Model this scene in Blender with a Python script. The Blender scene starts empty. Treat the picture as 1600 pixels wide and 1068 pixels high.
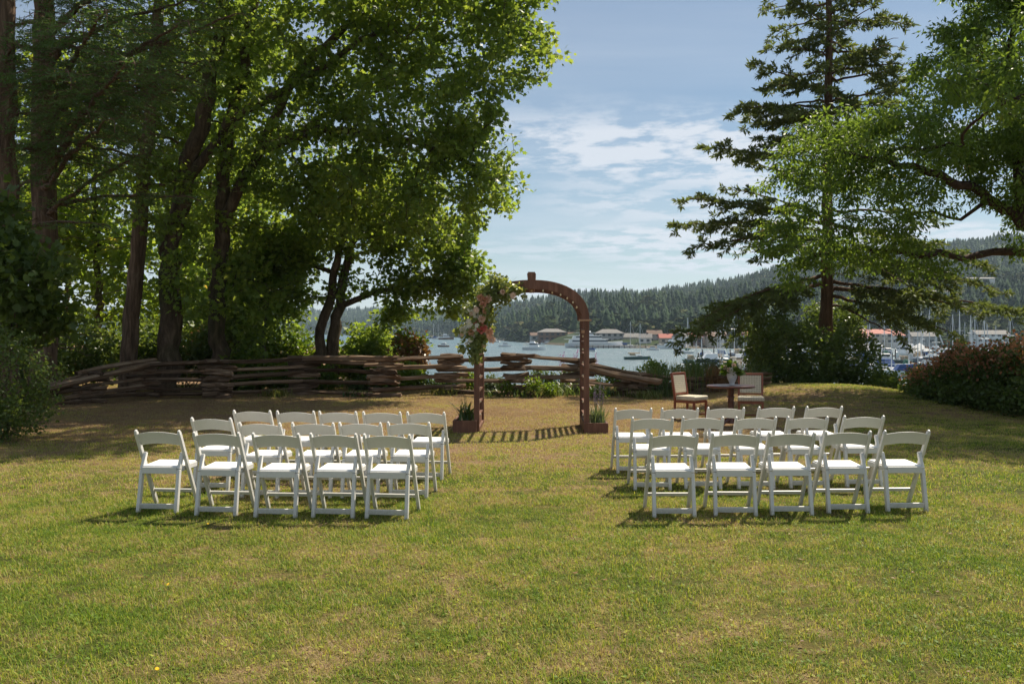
import bpy, bmesh, math, random
import numpy as np
from mathutils import Vector, Matrix, noise as mnoise
R = math.radians
random.seed(7)
rng = np.random.default_rng(11)
SC = bpy.context.scene
COL = SC.collection

# ------------------------------------------------------------------ camera
FPX = 1422.0            # focal length in pixels of the 1600 px wide photograph
EYE = 1.75
HOR = 515.0
cam_d = bpy.data.cameras.new('camera')
cam = bpy.data.objects.new('camera', cam_d); COL.objects.link(cam)
cam.location = (0, 0, EYE); cam.rotation_euler = (R(90), 0, 0)
cam_d.sensor_width = 36.0
cam_d.lens = 36.0 * FPX / 1600.0
cam_d.shift_y = (HOR - 534.0) / 1600.0
cam_d.clip_start = 0.1; cam_d.clip_end = 12000
SC.camera = cam

# ------------------------------------------------------------------ light
SUN_EL = 53.5
SUN_AZ = 42.0           # clockwise from +Y (into the picture) towards +X
world = bpy.data.worlds.new('World'); SC.world = world; world.use_nodes = True
SKY_STRENGTH = 0.051
sd = bpy.data.lights.new('sun', 'SUN'); sd.energy = 5.0; sd.angle = R(0.53); sd.color = (1.0, 0.90, 0.74)
so = bpy.data.objects.new('sun', sd); COL.objects.link(so)
sdir = Vector((math.sin(R(SUN_AZ)) * math.cos(R(SUN_EL)), math.cos(R(SUN_AZ)) * math.cos(R(SUN_EL)), math.sin(R(SUN_EL))))
so.rotation_euler = sdir.to_track_quat('Z', 'Y').to_euler()
so.location = (30, 20, 60)
SC.view_settings.view_transform = 'Standard'
SC.view_settings.look = 'None'
SC.view_settings.exposure = 0.69
SC.view_settings.gamma = 1.0
SC.view_settings.use_curve_mapping = False
SC.render.engine = 'CYCLES'
SC.cycles.max_bounces = 10; SC.cycles.diffuse_bounces = 7; SC.cycles.glossy_bounces = 3
SC.cycles.transmission_bounces = 4; SC.cycles.volume_bounces = 1; SC.cycles.transparent_max_bounces = 4
SC.cycles.use_denoising = True

def build_world():
    nt = world.node_tree; N = nt.nodes; L = nt.links; N.clear()
    out = N.new('ShaderNodeOutputWorld')
    sky = N.new('ShaderNodeTexSky'); sky.sky_type = 'NISHITA'; sky.sun_disc = False
    sky.sun_elevation = R(SUN_EL); sky.sun_rotation = R(SUN_AZ)
    sky.air_density = 1.0; sky.dust_density = 0.15; sky.ozone_density = 1.0; sky.altitude = 10
    b1 = N.new('ShaderNodeBackground'); b1.inputs['Strength'].default_value = SKY_STRENGTH
    tint = N.new('ShaderNodeMix'); tint.data_type = 'RGBA'; tint.blend_type = 'MULTIPLY'; tint.inputs[0].default_value = 1.0; tint.inputs[7].default_value = (0.82, 0.935, 0.97, 1)
    L.new(sky.outputs[0], tint.inputs[6]); L.new(tint.outputs[2], b1.inputs[0])
    tc = N.new('ShaderNodeTexCoord')
    sep = N.new('ShaderNodeSeparateXYZ'); L.new(tc.outputs['Generated'], sep.inputs[0])
    def M(op, a, b=None, c=None):
        m = N.new('ShaderNodeMath'); m.operation = op
        for i, v in enumerate((a, b, c)):
            if v is None: continue
            if isinstance(v, (int, float)): m.inputs[i].default_value = v
            else: L.new(v, m.inputs[i])
        return m.outputs[0]
    z = M('MAXIMUM', sep.outputs[2], 0.0)
    zz = M('ADD', z, 0.06)
    px = M('DIVIDE', sep.outputs[0], zz); py = M('DIVIDE', sep.outputs[1], zz)
    comb = N.new('ShaderNodeCombineXYZ'); L.new(px, comb.inputs[0]); L.new(py, comb.inputs[1])
    # puffy altocumulus sheet: mask times fine cells
    mp = N.new('ShaderNodeMapping'); L.new(comb.outputs[0], mp.inputs[0])
    mp.inputs['Location'].default_value = (CL[0], CL[1], 0); mp.inputs['Scale'].default_value = CS
    n1 = N.new('ShaderNodeTexNoise'); L.new(mp.outputs[0], n1.inputs['Vector']); n1.inputs['Scale'].default_value = 1.0; n1.inputs['Detail'].default_value = 2
    mask = N.new('ShaderNodeMapRange'); L.new(n1.outputs[0], mask.inputs[0]); mask.inputs[1].default_value = 0.505; mask.inputs[2].default_value = 0.60
    mp2 = N.new('ShaderNodeMapping'); L.new(comb.outputs[0], mp2.inputs[0]); mp2.inputs['Scale'].default_value = (2.1, 2.0, 1)
    mp2.inputs['Rotation'].default_value = (0, 0, R(12))
    n2 = N.new('ShaderNodeTexNoise'); L.new(mp2.outputs[0], n2.inputs['Vector']); n2.inputs['Scale'].default_value = 1.7; n2.inputs['Detail'].default_value = 7; n2.inputs['Roughness'].default_value = 0.62
    cell = N.new('ShaderNodeMapRange'); L.new(n2.outputs[0], cell.inputs[0]); cell.inputs[1].default_value = 0.43; cell.inputs[2].default_value = 0.56
    puff = M('MULTIPLY', mask.outputs[0], cell.outputs[0])
    # long thin streaks of cirrus
    mp3 = N.new('ShaderNodeMapping'); L.new(comb.outputs[0], mp3.inputs[0]); mp3.inputs['Scale'].default_value = (0.10, 0.5, 1); mp3.inputs['Rotation'].default_value = (0, 0, R(-6))
    mp3.inputs['Location'].default_value = (2.2, 0.7, 0)
    n3 = N.new('ShaderNodeTexNoise'); L.new(mp3.outputs[0], n3.inputs['Vector']); n3.inputs['Scale'].default_value = 1.6; n3.inputs['Detail'].default_value = 6; n3.inputs['Roughness'].default_value = 0.55
    st = N.new('ShaderNodeMapRange'); L.new(n3.outputs[0], st.inputs[0]); st.inputs[1].default_value = 0.38; st.inputs[2].default_value = 0.75; st.inputs[3].default_value = 0.03; st.inputs[4].default_value = 0.42
    veil = M('MULTIPLY', M('POWER', M('SUBTRACT', 1.0, z), 11.0), 0.40)      # summer haze thickening toward the horizon, all the way round
    fac = M('MINIMUM', M('ADD', M('ADD', M('MULTIPLY', puff, 0.85), st.outputs[0]), veil), 0.92)
    b2 = N.new('ShaderNodeBackground'); b2.inputs[0].default_value = (0.82, 0.87, 0.95, 1); b2.inputs[1].default_value = 0.57
    mix = N.new('ShaderNodeMixShader'); L.new(fac, mix.inputs[0]); L.new(b1.outputs[0], mix.inputs[1]); L.new(b2.outputs[0], mix.inputs[2])
    L.new(mix.outputs[0], out.inputs[0])
CL = (1.0, 1.0)
CS = (0.22, 0.34, 1)
build_world()

# ------------------------------------------------------------------ helpers
def P(px, py, d):
    """the place at distance d that the photograph shows at pixel (px, py)"""
    return Vector(((px - 800.0) / FPX * d, d, EYE - (py - HOR) / FPX * d))

def tag(o, label=None, cat=None, group=None, kind=None):
    if label: o['label'] = label
    if cat: o['category'] = cat
    if group: o['group'] = group
    if kind: o['kind'] = kind
    return o

def empty(name, loc=(0, 0, 0), rz=0.0, label=None, cat=None, group=None):
    o = bpy.data.objects.new(name, None); COL.objects.link(o)
    o.location = loc; o.rotation_euler = (0, 0, rz); o.empty_display_size = 0.2
    return tag(o, label, cat, group)

def link(name, me, mat=None, parent=None, loc=None):
    o = bpy.data.objects.new(name, me); COL.objects.link(o)
    if mat is not None and len(me.materials) == 0: me.materials.append(mat)
    if parent is not None: o.parent = parent
    if loc is not None: o.location = loc
    return o

def np_mesh(name, verts, tris=None, quads=None, smooth=False, attr=None):
    """fast mesh from numpy arrays; attr = per-face float 'rnd'"""
    me = bpy.data.meshes.new(name)
    verts = np.asarray(verts, dtype=np.float32)
    parts = []
    if quads is not None and len(quads): parts.append(np.asarray(quads, dtype=np.int32))
    if tris is not None and len(tris): parts.append(np.asarray(tris, dtype=np.int32))
    me.vertices.add(len(verts)); me.vertices.foreach_set('co', verts.ravel())
    nl = sum(p.size for p in parts); nf = sum(len(p) for p in parts)
    me.loops.add(nl); me.loops.foreach_set('vertex_index', np.concatenate([p.ravel() for p in parts]))
    tot = np.concatenate([np.full(len(p), p.shape[1], dtype=np.int32) for p in parts])
    st = np.zeros(nf, dtype=np.int32); st[1:] = np.cumsum(tot)[:-1]
    me.polygons.add(nf); me.polygons.foreach_set('loop_start', st)
    me.update(calc_edges=True)
    if smooth: me.polygons.foreach_set('use_smooth', np.ones(nf, dtype=bool))
    if attr is not None:
        a = me.attributes.new('rnd', 'FLOAT', 'FACE'); a.data.foreach_set('value', np.asarray(attr, dtype=np.float32))
    return me

class MB:
    """collects simple shapes into one mesh"""
    def __init__(s): s.v = []; s.f = []
    def add(s, vs, fs):
        n = len(s.v); s.v.extend([tuple(v) for v in vs]); s.f.extend([tuple(i + n for i in f) for f in fs]); return s
    def box(s, c, size, rot=None):
        hx, hy, hz = size[0] / 2, size[1] / 2, size[2] / 2
        vs = [Vector((x, y, z)) for x in (-hx, hx) for y in (-hy, hy) for z in (-hz, hz)]
        if rot is not None: vs = [rot @ v for v in vs]
        c = Vector(c)
        return s.add([v + c for v in vs], [(0, 1, 3, 2), (4, 6, 7, 5), (0, 4, 5, 1), (2, 3, 7, 6), (0, 2, 6, 4), (1, 5, 7, 3)])
    def bar(s, a, b, w, h, up=(0, 0, 1), w2=None, h2=None):
        """square bar from a to b; w across, h along 'up'"""
        a = Vector(a); b = Vector(b); d = (b - a).normalized(); up = Vector(up)
        x = d.cross(up)
        if x.length < 1e-4: x = d.cross(Vector((0, 1, 0)))
        x.normalize(); u = x.cross(d).normalized()
        w2 = w2 or w; h2 = h2 or h; vs = []
        for p, ww, hh in ((a, w, h), (b, w2, h2)):
            for sx, su in ((-1, -1), (1, -1), (1, 1), (-1, 1)): vs.append(p + x * sx * ww / 2 + u * su * hh / 2)
        return s.add(vs, [(0, 1, 2, 3), (4, 7, 6, 5), (0, 4, 5, 1), (1, 5, 6, 2), (2, 6, 7, 3), (3, 7, 4, 0)])
    def tube(s, pts, rad, n=8, caps=True):
        pts = [Vector(p) for p in pts]; m = len(pts)
        if not hasattr(rad, '__len__'): rad = [rad] * m
        rings = []; ref = Vector((0.13, 0.31, 0.94))
        for i, p in enumerate(pts):
            d = (pts[min(i + 1, m - 1)] - pts[max(i - 1, 0)]).normalized()
            x = d.cross(ref)
            if x.length < 1e-3: x = d.cross(Vector((1, 0, 0)))
            x.normalize(); y = d.cross(x)
            rings.append([p + (x * math.cos(2 * math.pi * k / n) + y * math.sin(2 * math.pi * k / n)) * rad[i] for k in range(n)])
        vs = [v for r in rings for v in r]
        fs = [(i * n + k, i * n + (k + 1) % n, (i + 1) * n + (k + 1) % n, (i + 1) * n + k) for i in range(m - 1) for k in range(n)]
        if caps: fs.append(tuple(range(n - 1, -1, -1))); fs.append(tuple((m - 1) * n + k for k in range(n)))
        return s.add(vs, fs)
    def lathe(s, prof, n=20, c=(0, 0, 0)):
        vs = []; fs = []
        for r, z in prof:
            for k in range(n): vs.append((c[0] + r * math.cos(2 * math.pi * k / n), c[1] + r * math.sin(2 * math.pi * k / n), c[2] + z))
        m = len(prof)
        for i in range(m - 1):
            for k in range(n): fs.append((i * n + k, i * n + (k + 1) % n, (i + 1) * n + (k + 1) % n, (i + 1) * n + k))
        fs.append(tuple(range(n - 1, -1, -1))); fs.append(tuple((m - 1) * n + k for k in range(n)))
        return s.add(vs, fs)
    def prism(s, pts, off):
        """closed outline pts (3D) pushed by vector off"""
        n = len(pts); off = Vector(off); a = [Vector(p) for p in pts]; b = [p + off for p in a]
        return s.add(a + b, [tuple(range(n)), tuple(range(2 * n - 1, n - 1, -1))] + [(i, i + n, (i + 1) % n + n, (i + 1) % n) for i in range(n)])
    def mesh(s, name, smooth=False):
        me = bpy.data.meshes.new(name); me.from_pydata(s.v, [], s.f)
        bm = bmesh.new(); bm.from_mesh(me); bmesh.ops.recalc_face_normals(bm, faces=bm.faces); bm.to_mesh(me); bm.free()
        if smooth: me.polygons.foreach_set('use_smooth', [True] * len(me.polygons))
        return me
    def build(s, name, mat=None, parent=None, smooth=False, bevel=0.0, seg=2, loc=None):
        o = link(name, s.mesh(name, smooth), mat, parent, loc)
        if bevel:
            m = o.modifiers.new('bevel', 'BEVEL'); m.width = bevel; m.segments = seg; m.limit_method = 'ANGLE'; m.angle_limit = R(35)
        return o

def children(o): return [c for c in bpy.data.objects if c.parent is o]
def copy_tree(o, kids, parent=None):
    """kids: {object: [children]} so the walk stays cheap"""
    c = o.copy(); COL.objects.link(c)
    if parent is not None: c.parent = parent
    for ch in kids.get(o, []): copy_tree(ch, kids, c)
    return c
def kid_map(root):
    k = {}
    def walk(o):
        k[o] = children(o)
        for c in k[o]: walk(c)
    walk(root); return k

# ------------------------------------------------------------------ materials
def mat(name): 
    m = bpy.data.materials.new(name); m.use_nodes = True; m.node_tree.nodes.clear(); return m
class NG:
    def __init__(s, m): s.nt = m.node_tree; s.N = s.nt.nodes; s.L = s.nt.links
    def n(s, t, **kw):
        o = s.N.new(t)
        for k, v in kw.items(): setattr(o, k, v)
        return o
    def set(s, node, **kw):
        for k, v in kw.items():
            k = k.replace('_', ' ')
            if hasattr(v, 'is_output') or isinstance(v, bpy.types.NodeSocket): s.L.new(v, node.inputs[k])
            else: node.inputs[k].default_value = v
        return node
    def noise(s, scale, detail=4, rough=0.55, vec=None, dist=0.0):
        o = s.n('ShaderNodeTexNoise'); o.inputs['Scale'].default_value = scale; o.inputs['Detail'].default_value = detail
        o.inputs['Roughness'].default_value = rough; o.inputs['Distortion'].default_value = dist
        if vec is not None: s.L.new(vec, o.inputs['Vector'])
        return o.outputs[0]
    def ramp(s, fac, stops, interp='LINEAR'):
        o = s.n('ShaderNodeValToRGB'); o.color_ramp.interpolation = interp
        e = o.color_ramp.elements
        while len(e) < len(stops): e.new(0.5)
        for i, (p, c) in enumerate(stops): e[i].position = p; e[i].color = (*c, 1) if len(c) == 3 else c
        s.L.new(fac, o.inputs[0]); return o.outputs[0]
    def mix(s, fac, a, b, blend='MIX'):
        o = s.n('ShaderNodeMix', data_type='RGBA', blend_type=blend)
        for i, v in ((0, fac), (6, a), (7, b)):
            if isinstance(v, bpy.types.NodeSocket): s.L.new(v, o.inputs[i])
            elif isinstance(v, (int, float)): o.inputs[i].default_value = v
            else: o.inputs[i].default_value = (*v, 1)
        return o.outputs[2]
    def math(s, op, a, b=None):
        o = s.n('ShaderNodeMath', operation=op)
        for i, v in enumerate((a, b)):
            if v is None: continue
            if isinstance(v, bpy.types.NodeSocket): s.L.new(v, o.inputs[i])
            else: o.inputs[i].default_value = v
        return o.outputs[0]
    def maprange(s, v, a, b, c=0.0, d=1.0):
        o = s.n('ShaderNodeMapRange'); s.L.new(v, o.inputs[0])
        for i, x in enumerate((a, b, c, d)): o.inputs[i + 1].default_value = x
        return o.outputs[0]
    def mapping(s, vec, scale=(1, 1, 1), rot=(0, 0, 0), loc=(0, 0, 0)):
        o = s.n('ShaderNodeMapping'); s.L.new(vec, o.inputs[0]); o.inputs['Scale'].default_value = scale
        o.inputs['Rotation'].default_value = rot; o.inputs['Location'].default_value = loc; return o.outputs[0]
    def bump(s, h, strength=0.3, dist=0.02):
        o = s.n('ShaderNodeBump'); o.inputs['Strength'].default_value = strength; o.inputs['Distance'].default_value = dist
        s.L.new(h, o.inputs['Height']); return o.outputs[0]
    def out(s, sh):
        o = s.n('ShaderNodeOutputMaterial'); s.L.new(sh, o.inputs[0])
    def principled(s, col=None, rough=0.6, normal=None, spec=0.4, metal=0.0, roughv=None):
        b = s.n('ShaderNodeBsdfPrincipled')
        if isinstance(col, bpy.types.NodeSocket): s.L.new(col, b.inputs['Base Color'])
        elif col is not None: b.inputs['Base Color'].default_value = (*col, 1)
        if isinstance(rough, bpy.types.NodeSocket): s.L.new(rough, b.inputs['Roughness'])
        else: b.inputs['Roughness'].default_value = rough
        b.inputs['Specular IOR Level'].default_value = spec; b.inputs['Metallic'].default_value = metal
        if normal is not None: s.L.new(normal, b.inputs['Normal'])
        return b.outputs[0]
    def pos(s): return s.n('ShaderNodeNewGeometry').outputs['Position']
    def obj(s): return s.n('ShaderNodeTexCoord').outputs['Object']
    def rnd(s): 
        o = s.n('ShaderNodeAttribute'); o.attribute_name = 'rnd'; return o.outputs['Fac']

def m_paint(name, col, rough=0.5, spec=0.4, var=0.12, scale=6.0, metal=0.0):
    m = mat(name); g = NG(m); nz = g.noise(scale, 5, 0.6, g.obj())
    c = g.mix(g.maprange(nz, 0.3, 0.7), tuple(x * (1 - var) for x in col), tuple(min(1, x * (1 + var)) for x in col))
    g.out(g.principled(c, rough, None, spec, metal)); return m

def m_leaf(name, stops, trans=0.42, tcol=None, rough=0.40, spec=0.36, clump=0.5, csc=0.45):
    """two sided leaf: reflecting + light passing through; colours differ leaf by leaf and bough by bough"""
    m = mat(name); g = NG(m)
    nz = g.noise(csc, 3, 0.6, g.pos())
    f = g.math('ADD', g.math('MULTIPLY', g.rnd(), 1 - clump), g.math('MULTIPLY', g.maprange(nz, 0.3, 0.7), clump))
    c = g.ramp(f, stops)
    b = g.principled(c, rough, None, spec)
    t = g.n('ShaderNodeBsdfTranslucent')
    tc = g.mix(1.0, c, tcol or (2.15, 1.85, 0.9), 'MULTIPLY'); g.L.new(tc, t.inputs[0])
    mx = g.n('ShaderNodeMixShader'); mx.inputs[0].default_value = trans
    g.L.new(b, mx.inputs[1]); g.L.new(t.outputs[0], mx.inputs[2]); g.out(mx.outputs[0]); return m

def m_bark(name, a, b, c, vs=(9, 9, 1.6), bs=0.8, moss=0.0):
    m = mat(name); g = NG(m); p = g.mapping(g.pos(), vs)
    n1 = g.noise(1.0, 7, 0.65, p, 0.6); n2 = g.noise(0.6, 3, 0.5, g.pos())
    col = g.ramp(n1, [(0.25, a), (0.52, b), (0.75, c)])
    if moss: col = g.mix(g.maprange(n2, 0.5, 0.68, 0, moss), col, (0.05, 0.07, 0.018))
    g.out(g.principled(col, 0.9, g.bump(n1, bs, 0.05), 0.2)); return m

M = {}
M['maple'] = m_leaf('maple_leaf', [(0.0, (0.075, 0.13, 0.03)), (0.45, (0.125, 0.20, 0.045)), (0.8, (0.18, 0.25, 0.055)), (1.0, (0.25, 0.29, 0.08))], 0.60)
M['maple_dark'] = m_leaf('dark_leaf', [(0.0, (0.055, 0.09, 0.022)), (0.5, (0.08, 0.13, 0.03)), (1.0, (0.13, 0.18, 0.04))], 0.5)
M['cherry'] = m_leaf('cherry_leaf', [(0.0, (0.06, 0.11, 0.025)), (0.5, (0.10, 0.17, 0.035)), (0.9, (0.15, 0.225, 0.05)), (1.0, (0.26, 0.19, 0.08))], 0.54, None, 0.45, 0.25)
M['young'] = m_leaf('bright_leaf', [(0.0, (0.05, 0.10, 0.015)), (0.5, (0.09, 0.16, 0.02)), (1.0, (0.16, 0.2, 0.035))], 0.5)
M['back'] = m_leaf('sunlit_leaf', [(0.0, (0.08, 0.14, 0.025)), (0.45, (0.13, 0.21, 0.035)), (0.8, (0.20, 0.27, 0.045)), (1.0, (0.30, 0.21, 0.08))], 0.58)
M['needle'] = m_leaf('fir_needle', [(0.0, (0.075, 0.10, 0.045)), (0.6, (0.125, 0.155, 0.06)), (1.0, (0.19, 0.21, 0.075))], 0.38, (1.5, 1.5, 0.6), 0.6, 0.2)
M['needle_near'] = m_leaf('spruce_needle', [(0.0, (0.055, 0.105, 0.035)), (0.6, (0.095, 0.155, 0.055)), (1.0, (0.16, 0.21, 0.085))], 0.38, (1.5, 1.6, 0.6), 0.55, 0.25)
M['shrub'] = m_leaf('shrub_leaf', [(0.0, (0.05, 0.085, 0.022)), (0.6, (0.085, 0.135, 0.035)), (1.0, (0.16, 0.20, 0.06))], 0.46)
M['redtip'] = m_leaf('red_tip_leaf', [(0.0, (0.24, 0.13, 0.06)), (0.45, (0.44, 0.20, 0.11)), (0.8, (0.55, 0.30, 0.17)), (1.0, (0.32, 0.28, 0.09))], 0.5, (1.3, 1.1, 0.8))
M['dry'] = m_leaf('dry_leaf', [(0.0, (0.10, 0.05, 0.025)), (0.5, (0.2, 0.11, 0.045)), (1.0, (0.30, 0.2, 0.07))], 0.35, (1.3, 1.1, 0.8))
M['bark_fir'] = m_bark('fir_bark', (0.03, 0.02, 0.014), (0.13, 0.085, 0.055), (0.28, 0.20, 0.14), (11, 11, 1.5), 1.0)
M['bark_maple'] = m_bark('maple_bark', (0.03, 0.02, 0.014), (0.10, 0.07, 0.046), (0.20, 0.15, 0.10), (8, 8, 2.2), 0.7, 0.6)
M['bark_cherry'] = m_bark('cherry_bark', (0.025, 0.015, 0.011), (0.07, 0.042, 0.03), (0.13, 0.085, 0.06), (7, 7, 7), 0.8)
M['bark_right'] = m_bark('red_bark', (0.04, 0.024, 0.015), (0.12, 0.07, 0.042), (0.22, 0.14, 0.09), (9, 9, 1.6), 0.8)
m = mat('white_resin'); g = NG(m); sp_ = g.n('ShaderNodeSeparateXYZ'); g.L.new(g.obj(), sp_.inputs[0])
oi = g.n('ShaderNodeObjectInfo'); tn = g.mix(oi.outputs['Random'], (0.60, 0.59, 0.56), (0.66, 0.65, 0.62))
dirt = g.math('MULTIPLY', g.maprange(g.noise(35, 5, 0.7, g.pos()), 0.5, 0.75), 0.35)
foot = g.math('MULTIPLY', g.maprange(sp_.outputs[2], 0.10, 0.0), g.maprange(g.noise(50, 3, 0.6, g.pos()), 0.3, 0.7))
tn = g.mix(dirt, tn, (0.52, 0.49, 0.43)); tn = g.mix(g.math('MULTIPLY', foot, 0.8), tn, (0.24, 0.22, 0.10))
g.out(g.principled(tn, 0.45, None, 0.4)); M['resin'] = m
M['vinyl'] = m_paint('white_vinyl', (0.84, 0.84, 0.83), 0.5, 0.4, 0.02, 5)

# ================================================================== the ground
WATER_Z = -8.25
def sstep(t):
    t = np.clip(t, 0, 1); return t * t * (3 - 2 * t)
def vnoise(x, y, s, seed=0):
    """smooth value noise, vectorised"""
    x = np.asarray(x, float) * s + seed * 17.3; y = np.asarray(y, float) * s + seed * 9.1
    xi = np.floor(x).astype(np.int64); yi = np.floor(y).astype(np.int64); xf = x - xi; yf = y - yi
    def h(a, b):
        n = (a * 374761393 + b * 668265263 + seed * 1442695) & 0x7fffffff
        n = ((n ^ (n >> 13)) * 1274126177) & 0x7fffffff
        return ((n ^ (n >> 16)) & 0xffff) / 65535.0
    u = xf * xf * (3 - 2 * xf); v = yf * yf * (3 - 2 * yf)
    return (h(xi, yi) * (1 - u) + h(xi + 1, yi) * u) * (1 - v) + (h(xi, yi + 1) * (1 - u) + h(xi + 1, yi + 1) * u) * v
def edge_y(x):
    return np.interp(x, [-60, -14, -9, -5, 4, 7, 11, 13.5, 17, 60], [80, 78, 40, 29.5, 28.2, 31.5, 33.5, 27, 25, 24])
def ground_z(x, y):
    x = np.asarray(x, float); y = np.asarray(y, float)
    z = 0.10 * (vnoise(x, y, 0.16, 1) - 0.5) * sstep((y - 4) / 8) + 0.035 * (vnoise(x, y, 0.7, 2) - 0.5)
    z = z + 0.34 * np.exp(-((x - 8.2) / 2.6) ** 2 - ((y - 23.5) / 3.2) ** 2)           # low mound by the fir
    z = z - 0.45 * sstep((x - 9) / 6) * sstep((y - 15) / 8) + 0.5 * sstep((-x - 12) / 8)
    z = z - 0.10 * sstep((x - 2.2) / 2) * sstep((y - 21) / 3) * sstep((7 - x) / 2)
    e = edge_y(x)
    z = z + (-9.6 - z) * sstep((y - e) / 15.0)
    return z
def gz(x, y): return float(ground_z(np.array([x]), np.array([y]))[0])

def grid_mesh(xs, ys, zf, name):
    X, Y = np.meshgrid(xs, ys); Z = zf(X, Y)
    v = np.stack([X.ravel(), Y.ravel(), Z.ravel()], 1); nx = len(xs); ny = len(ys)
    i = np.arange((nx - 1) * (ny - 1)); r = i // (nx - 1); c = i % (nx - 1); a = r * nx + c
    return np_mesh(name, v, quads=np.stack([a, a + 1, a + nx + 1, a + nx], 1), smooth=True)

def lawn_colour(g, blade):
    """dry summer lawn: straw, brown thatch and green patches; the same function colours earth and blades"""
    p = g.pos()
    sep = g.n('ShaderNodeSeparateXYZ'); g.L.new(p, sep.inputs[0])
    n_big = g.noise(0.45, 3, 0.6, p); n_mid = g.noise(2.6, 4, 0.65, p, 0.4); n_fine = g.noise(11.0, 3, 0.6, p)
    far = g.maprange(sep.outputs[1], 9.5, 17.0)           # the farther lawn has dried out more
    green = g.math('ADD', g.math('SUBTRACT', g.math('MULTIPLY', n_big, 0.85), 0.15), g.math('MULTIPLY', n_mid, 0.85))
    green = g.math('ADD', green, g.math('MULTIPLY', g.math('SUBTRACT', n_fine, 0.14), 0.5))
    right = g.maprange(sep.outputs[0], 4.5, 8.5, 0.0, 0.26)   # greener toward the right-hand side
    green = g.math('ADD', green, right)
    green = g.math('SUBTRACT', green, g.math('MULTIPLY', far, 0.37))
    if blade:
        r = g.n('ShaderNodeAttribute'); r.attribute_name = 'rnd'
        green = g.math('ADD', green, g.math('MULTIPLY', g.math('SUBTRACT', r.outputs['Fac'], 0.5), 0.50))
        return g.ramp(green, [(0.56, (0.34, 0.23, 0.15)), (0.69, (0.48, 0.38, 0.22)), (0.78, (0.47, 0.42, 0.10)), (0.88, (0.37, 0.41, 0.05)), (1.08, (0.15, 0.235, 0.03))])
    return g.ramp(green, [(0.60, (0.28, 0.18, 0.11)), (0.72, (0.27, 0.20, 0.10)), (0.82, (0.14, 0.12, 0.035)), (1.0, (0.065, 0.085, 0.018))])

m = mat('lawn_earth'); g = NG(m)
gc = lawn_colour(g, False)
fine = g.noise(60, 3, 0.7, g.pos()); gc2 = g.mix(g.maprange(fine, 0.35, 0.7), gc, (0.09, 0.06, 0.025), 'MIX')
gsel = g.mix(0.55, gc, gc2)
sp = g.n('ShaderNodeSeparateXYZ'); g.L.new(g.pos(), sp.inputs[0])
rock = g.ramp(g.noise(0.6, 6, 0.6, g.pos()), [(0.3, (0.05, 0.05, 0.035)), (0.6, (0.12, 0.10, 0.07)), (0.8, (0.06, 0.08, 0.03))])
gsel = g.mix(g.maprange(sp.outputs[2], -0.9, -1.8), gsel, rock)
bmp = g.math('ADD', g.noise(22, 4, 0.7, g.pos()), g.math('MULTIPLY', fine, 0.6))
g.out(g.principled(gsel, 0.95, g.bump(bmp, 0.9, 0.04), 0.1)); M['lawn'] = m

xs = np.concatenate([np.arange(-60, -20, 1.6), np.arange(-20, 20, 0.4), np.arange(20, 61, 1.6)])
ys = np.concatenate([np.arange(-12, 3, 1.0), np.arange(3, 50, 0.4), np.arange(50, 112, 2.0)])
o = link('ground', grid_mesh(xs, ys, ground_z, 'ground'), M['lawn']); tag(o, kind='structure', label='patchy dry and green lawn running down to the bay')

# ------------------------------------------------------------------ water
m = mat('bay_water'); g = NG(m)
p1 = g.mapping(g.pos(), (0.5, 0.9, 1)); w1 = g.noise(1.1, 5, 0.65, p1); w2 = g.noise(0.16, 4, 0.6, g.mapping(g.pos(), (0.5, 1.3, 1)))
w3 = g.noise(0.012, 3, 0.5, g.mapping(g.pos(), (0.6, 2.5, 1)))
hgt = g.math('ADD', w1, g.math('MULTIPLY', w2, 2.5))
col = g.ramp(w3, [(0.3, (0.03, 0.075, 0.095)), (0.7, (0.045, 0.105, 0.125))])
g.out(g.principled(col, g.maprange(w3, 0.3, 0.7, 0.28, 0.40), g.bump(hgt, 1.0, 0.9), 0.5)); M['water'] = m
wv = [(-5200, 20, WATER_Z), (5200, 20, WATER_Z), (5200, 5200, WATER_Z), (-5200, 5200, WATER_Z)]
o = link('water', np_mesh('water', wv, quads=[(0, 1, 2, 3)]), M['water']); tag(o, kind='structure', label='rippled blue grey water of the bay')

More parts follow.
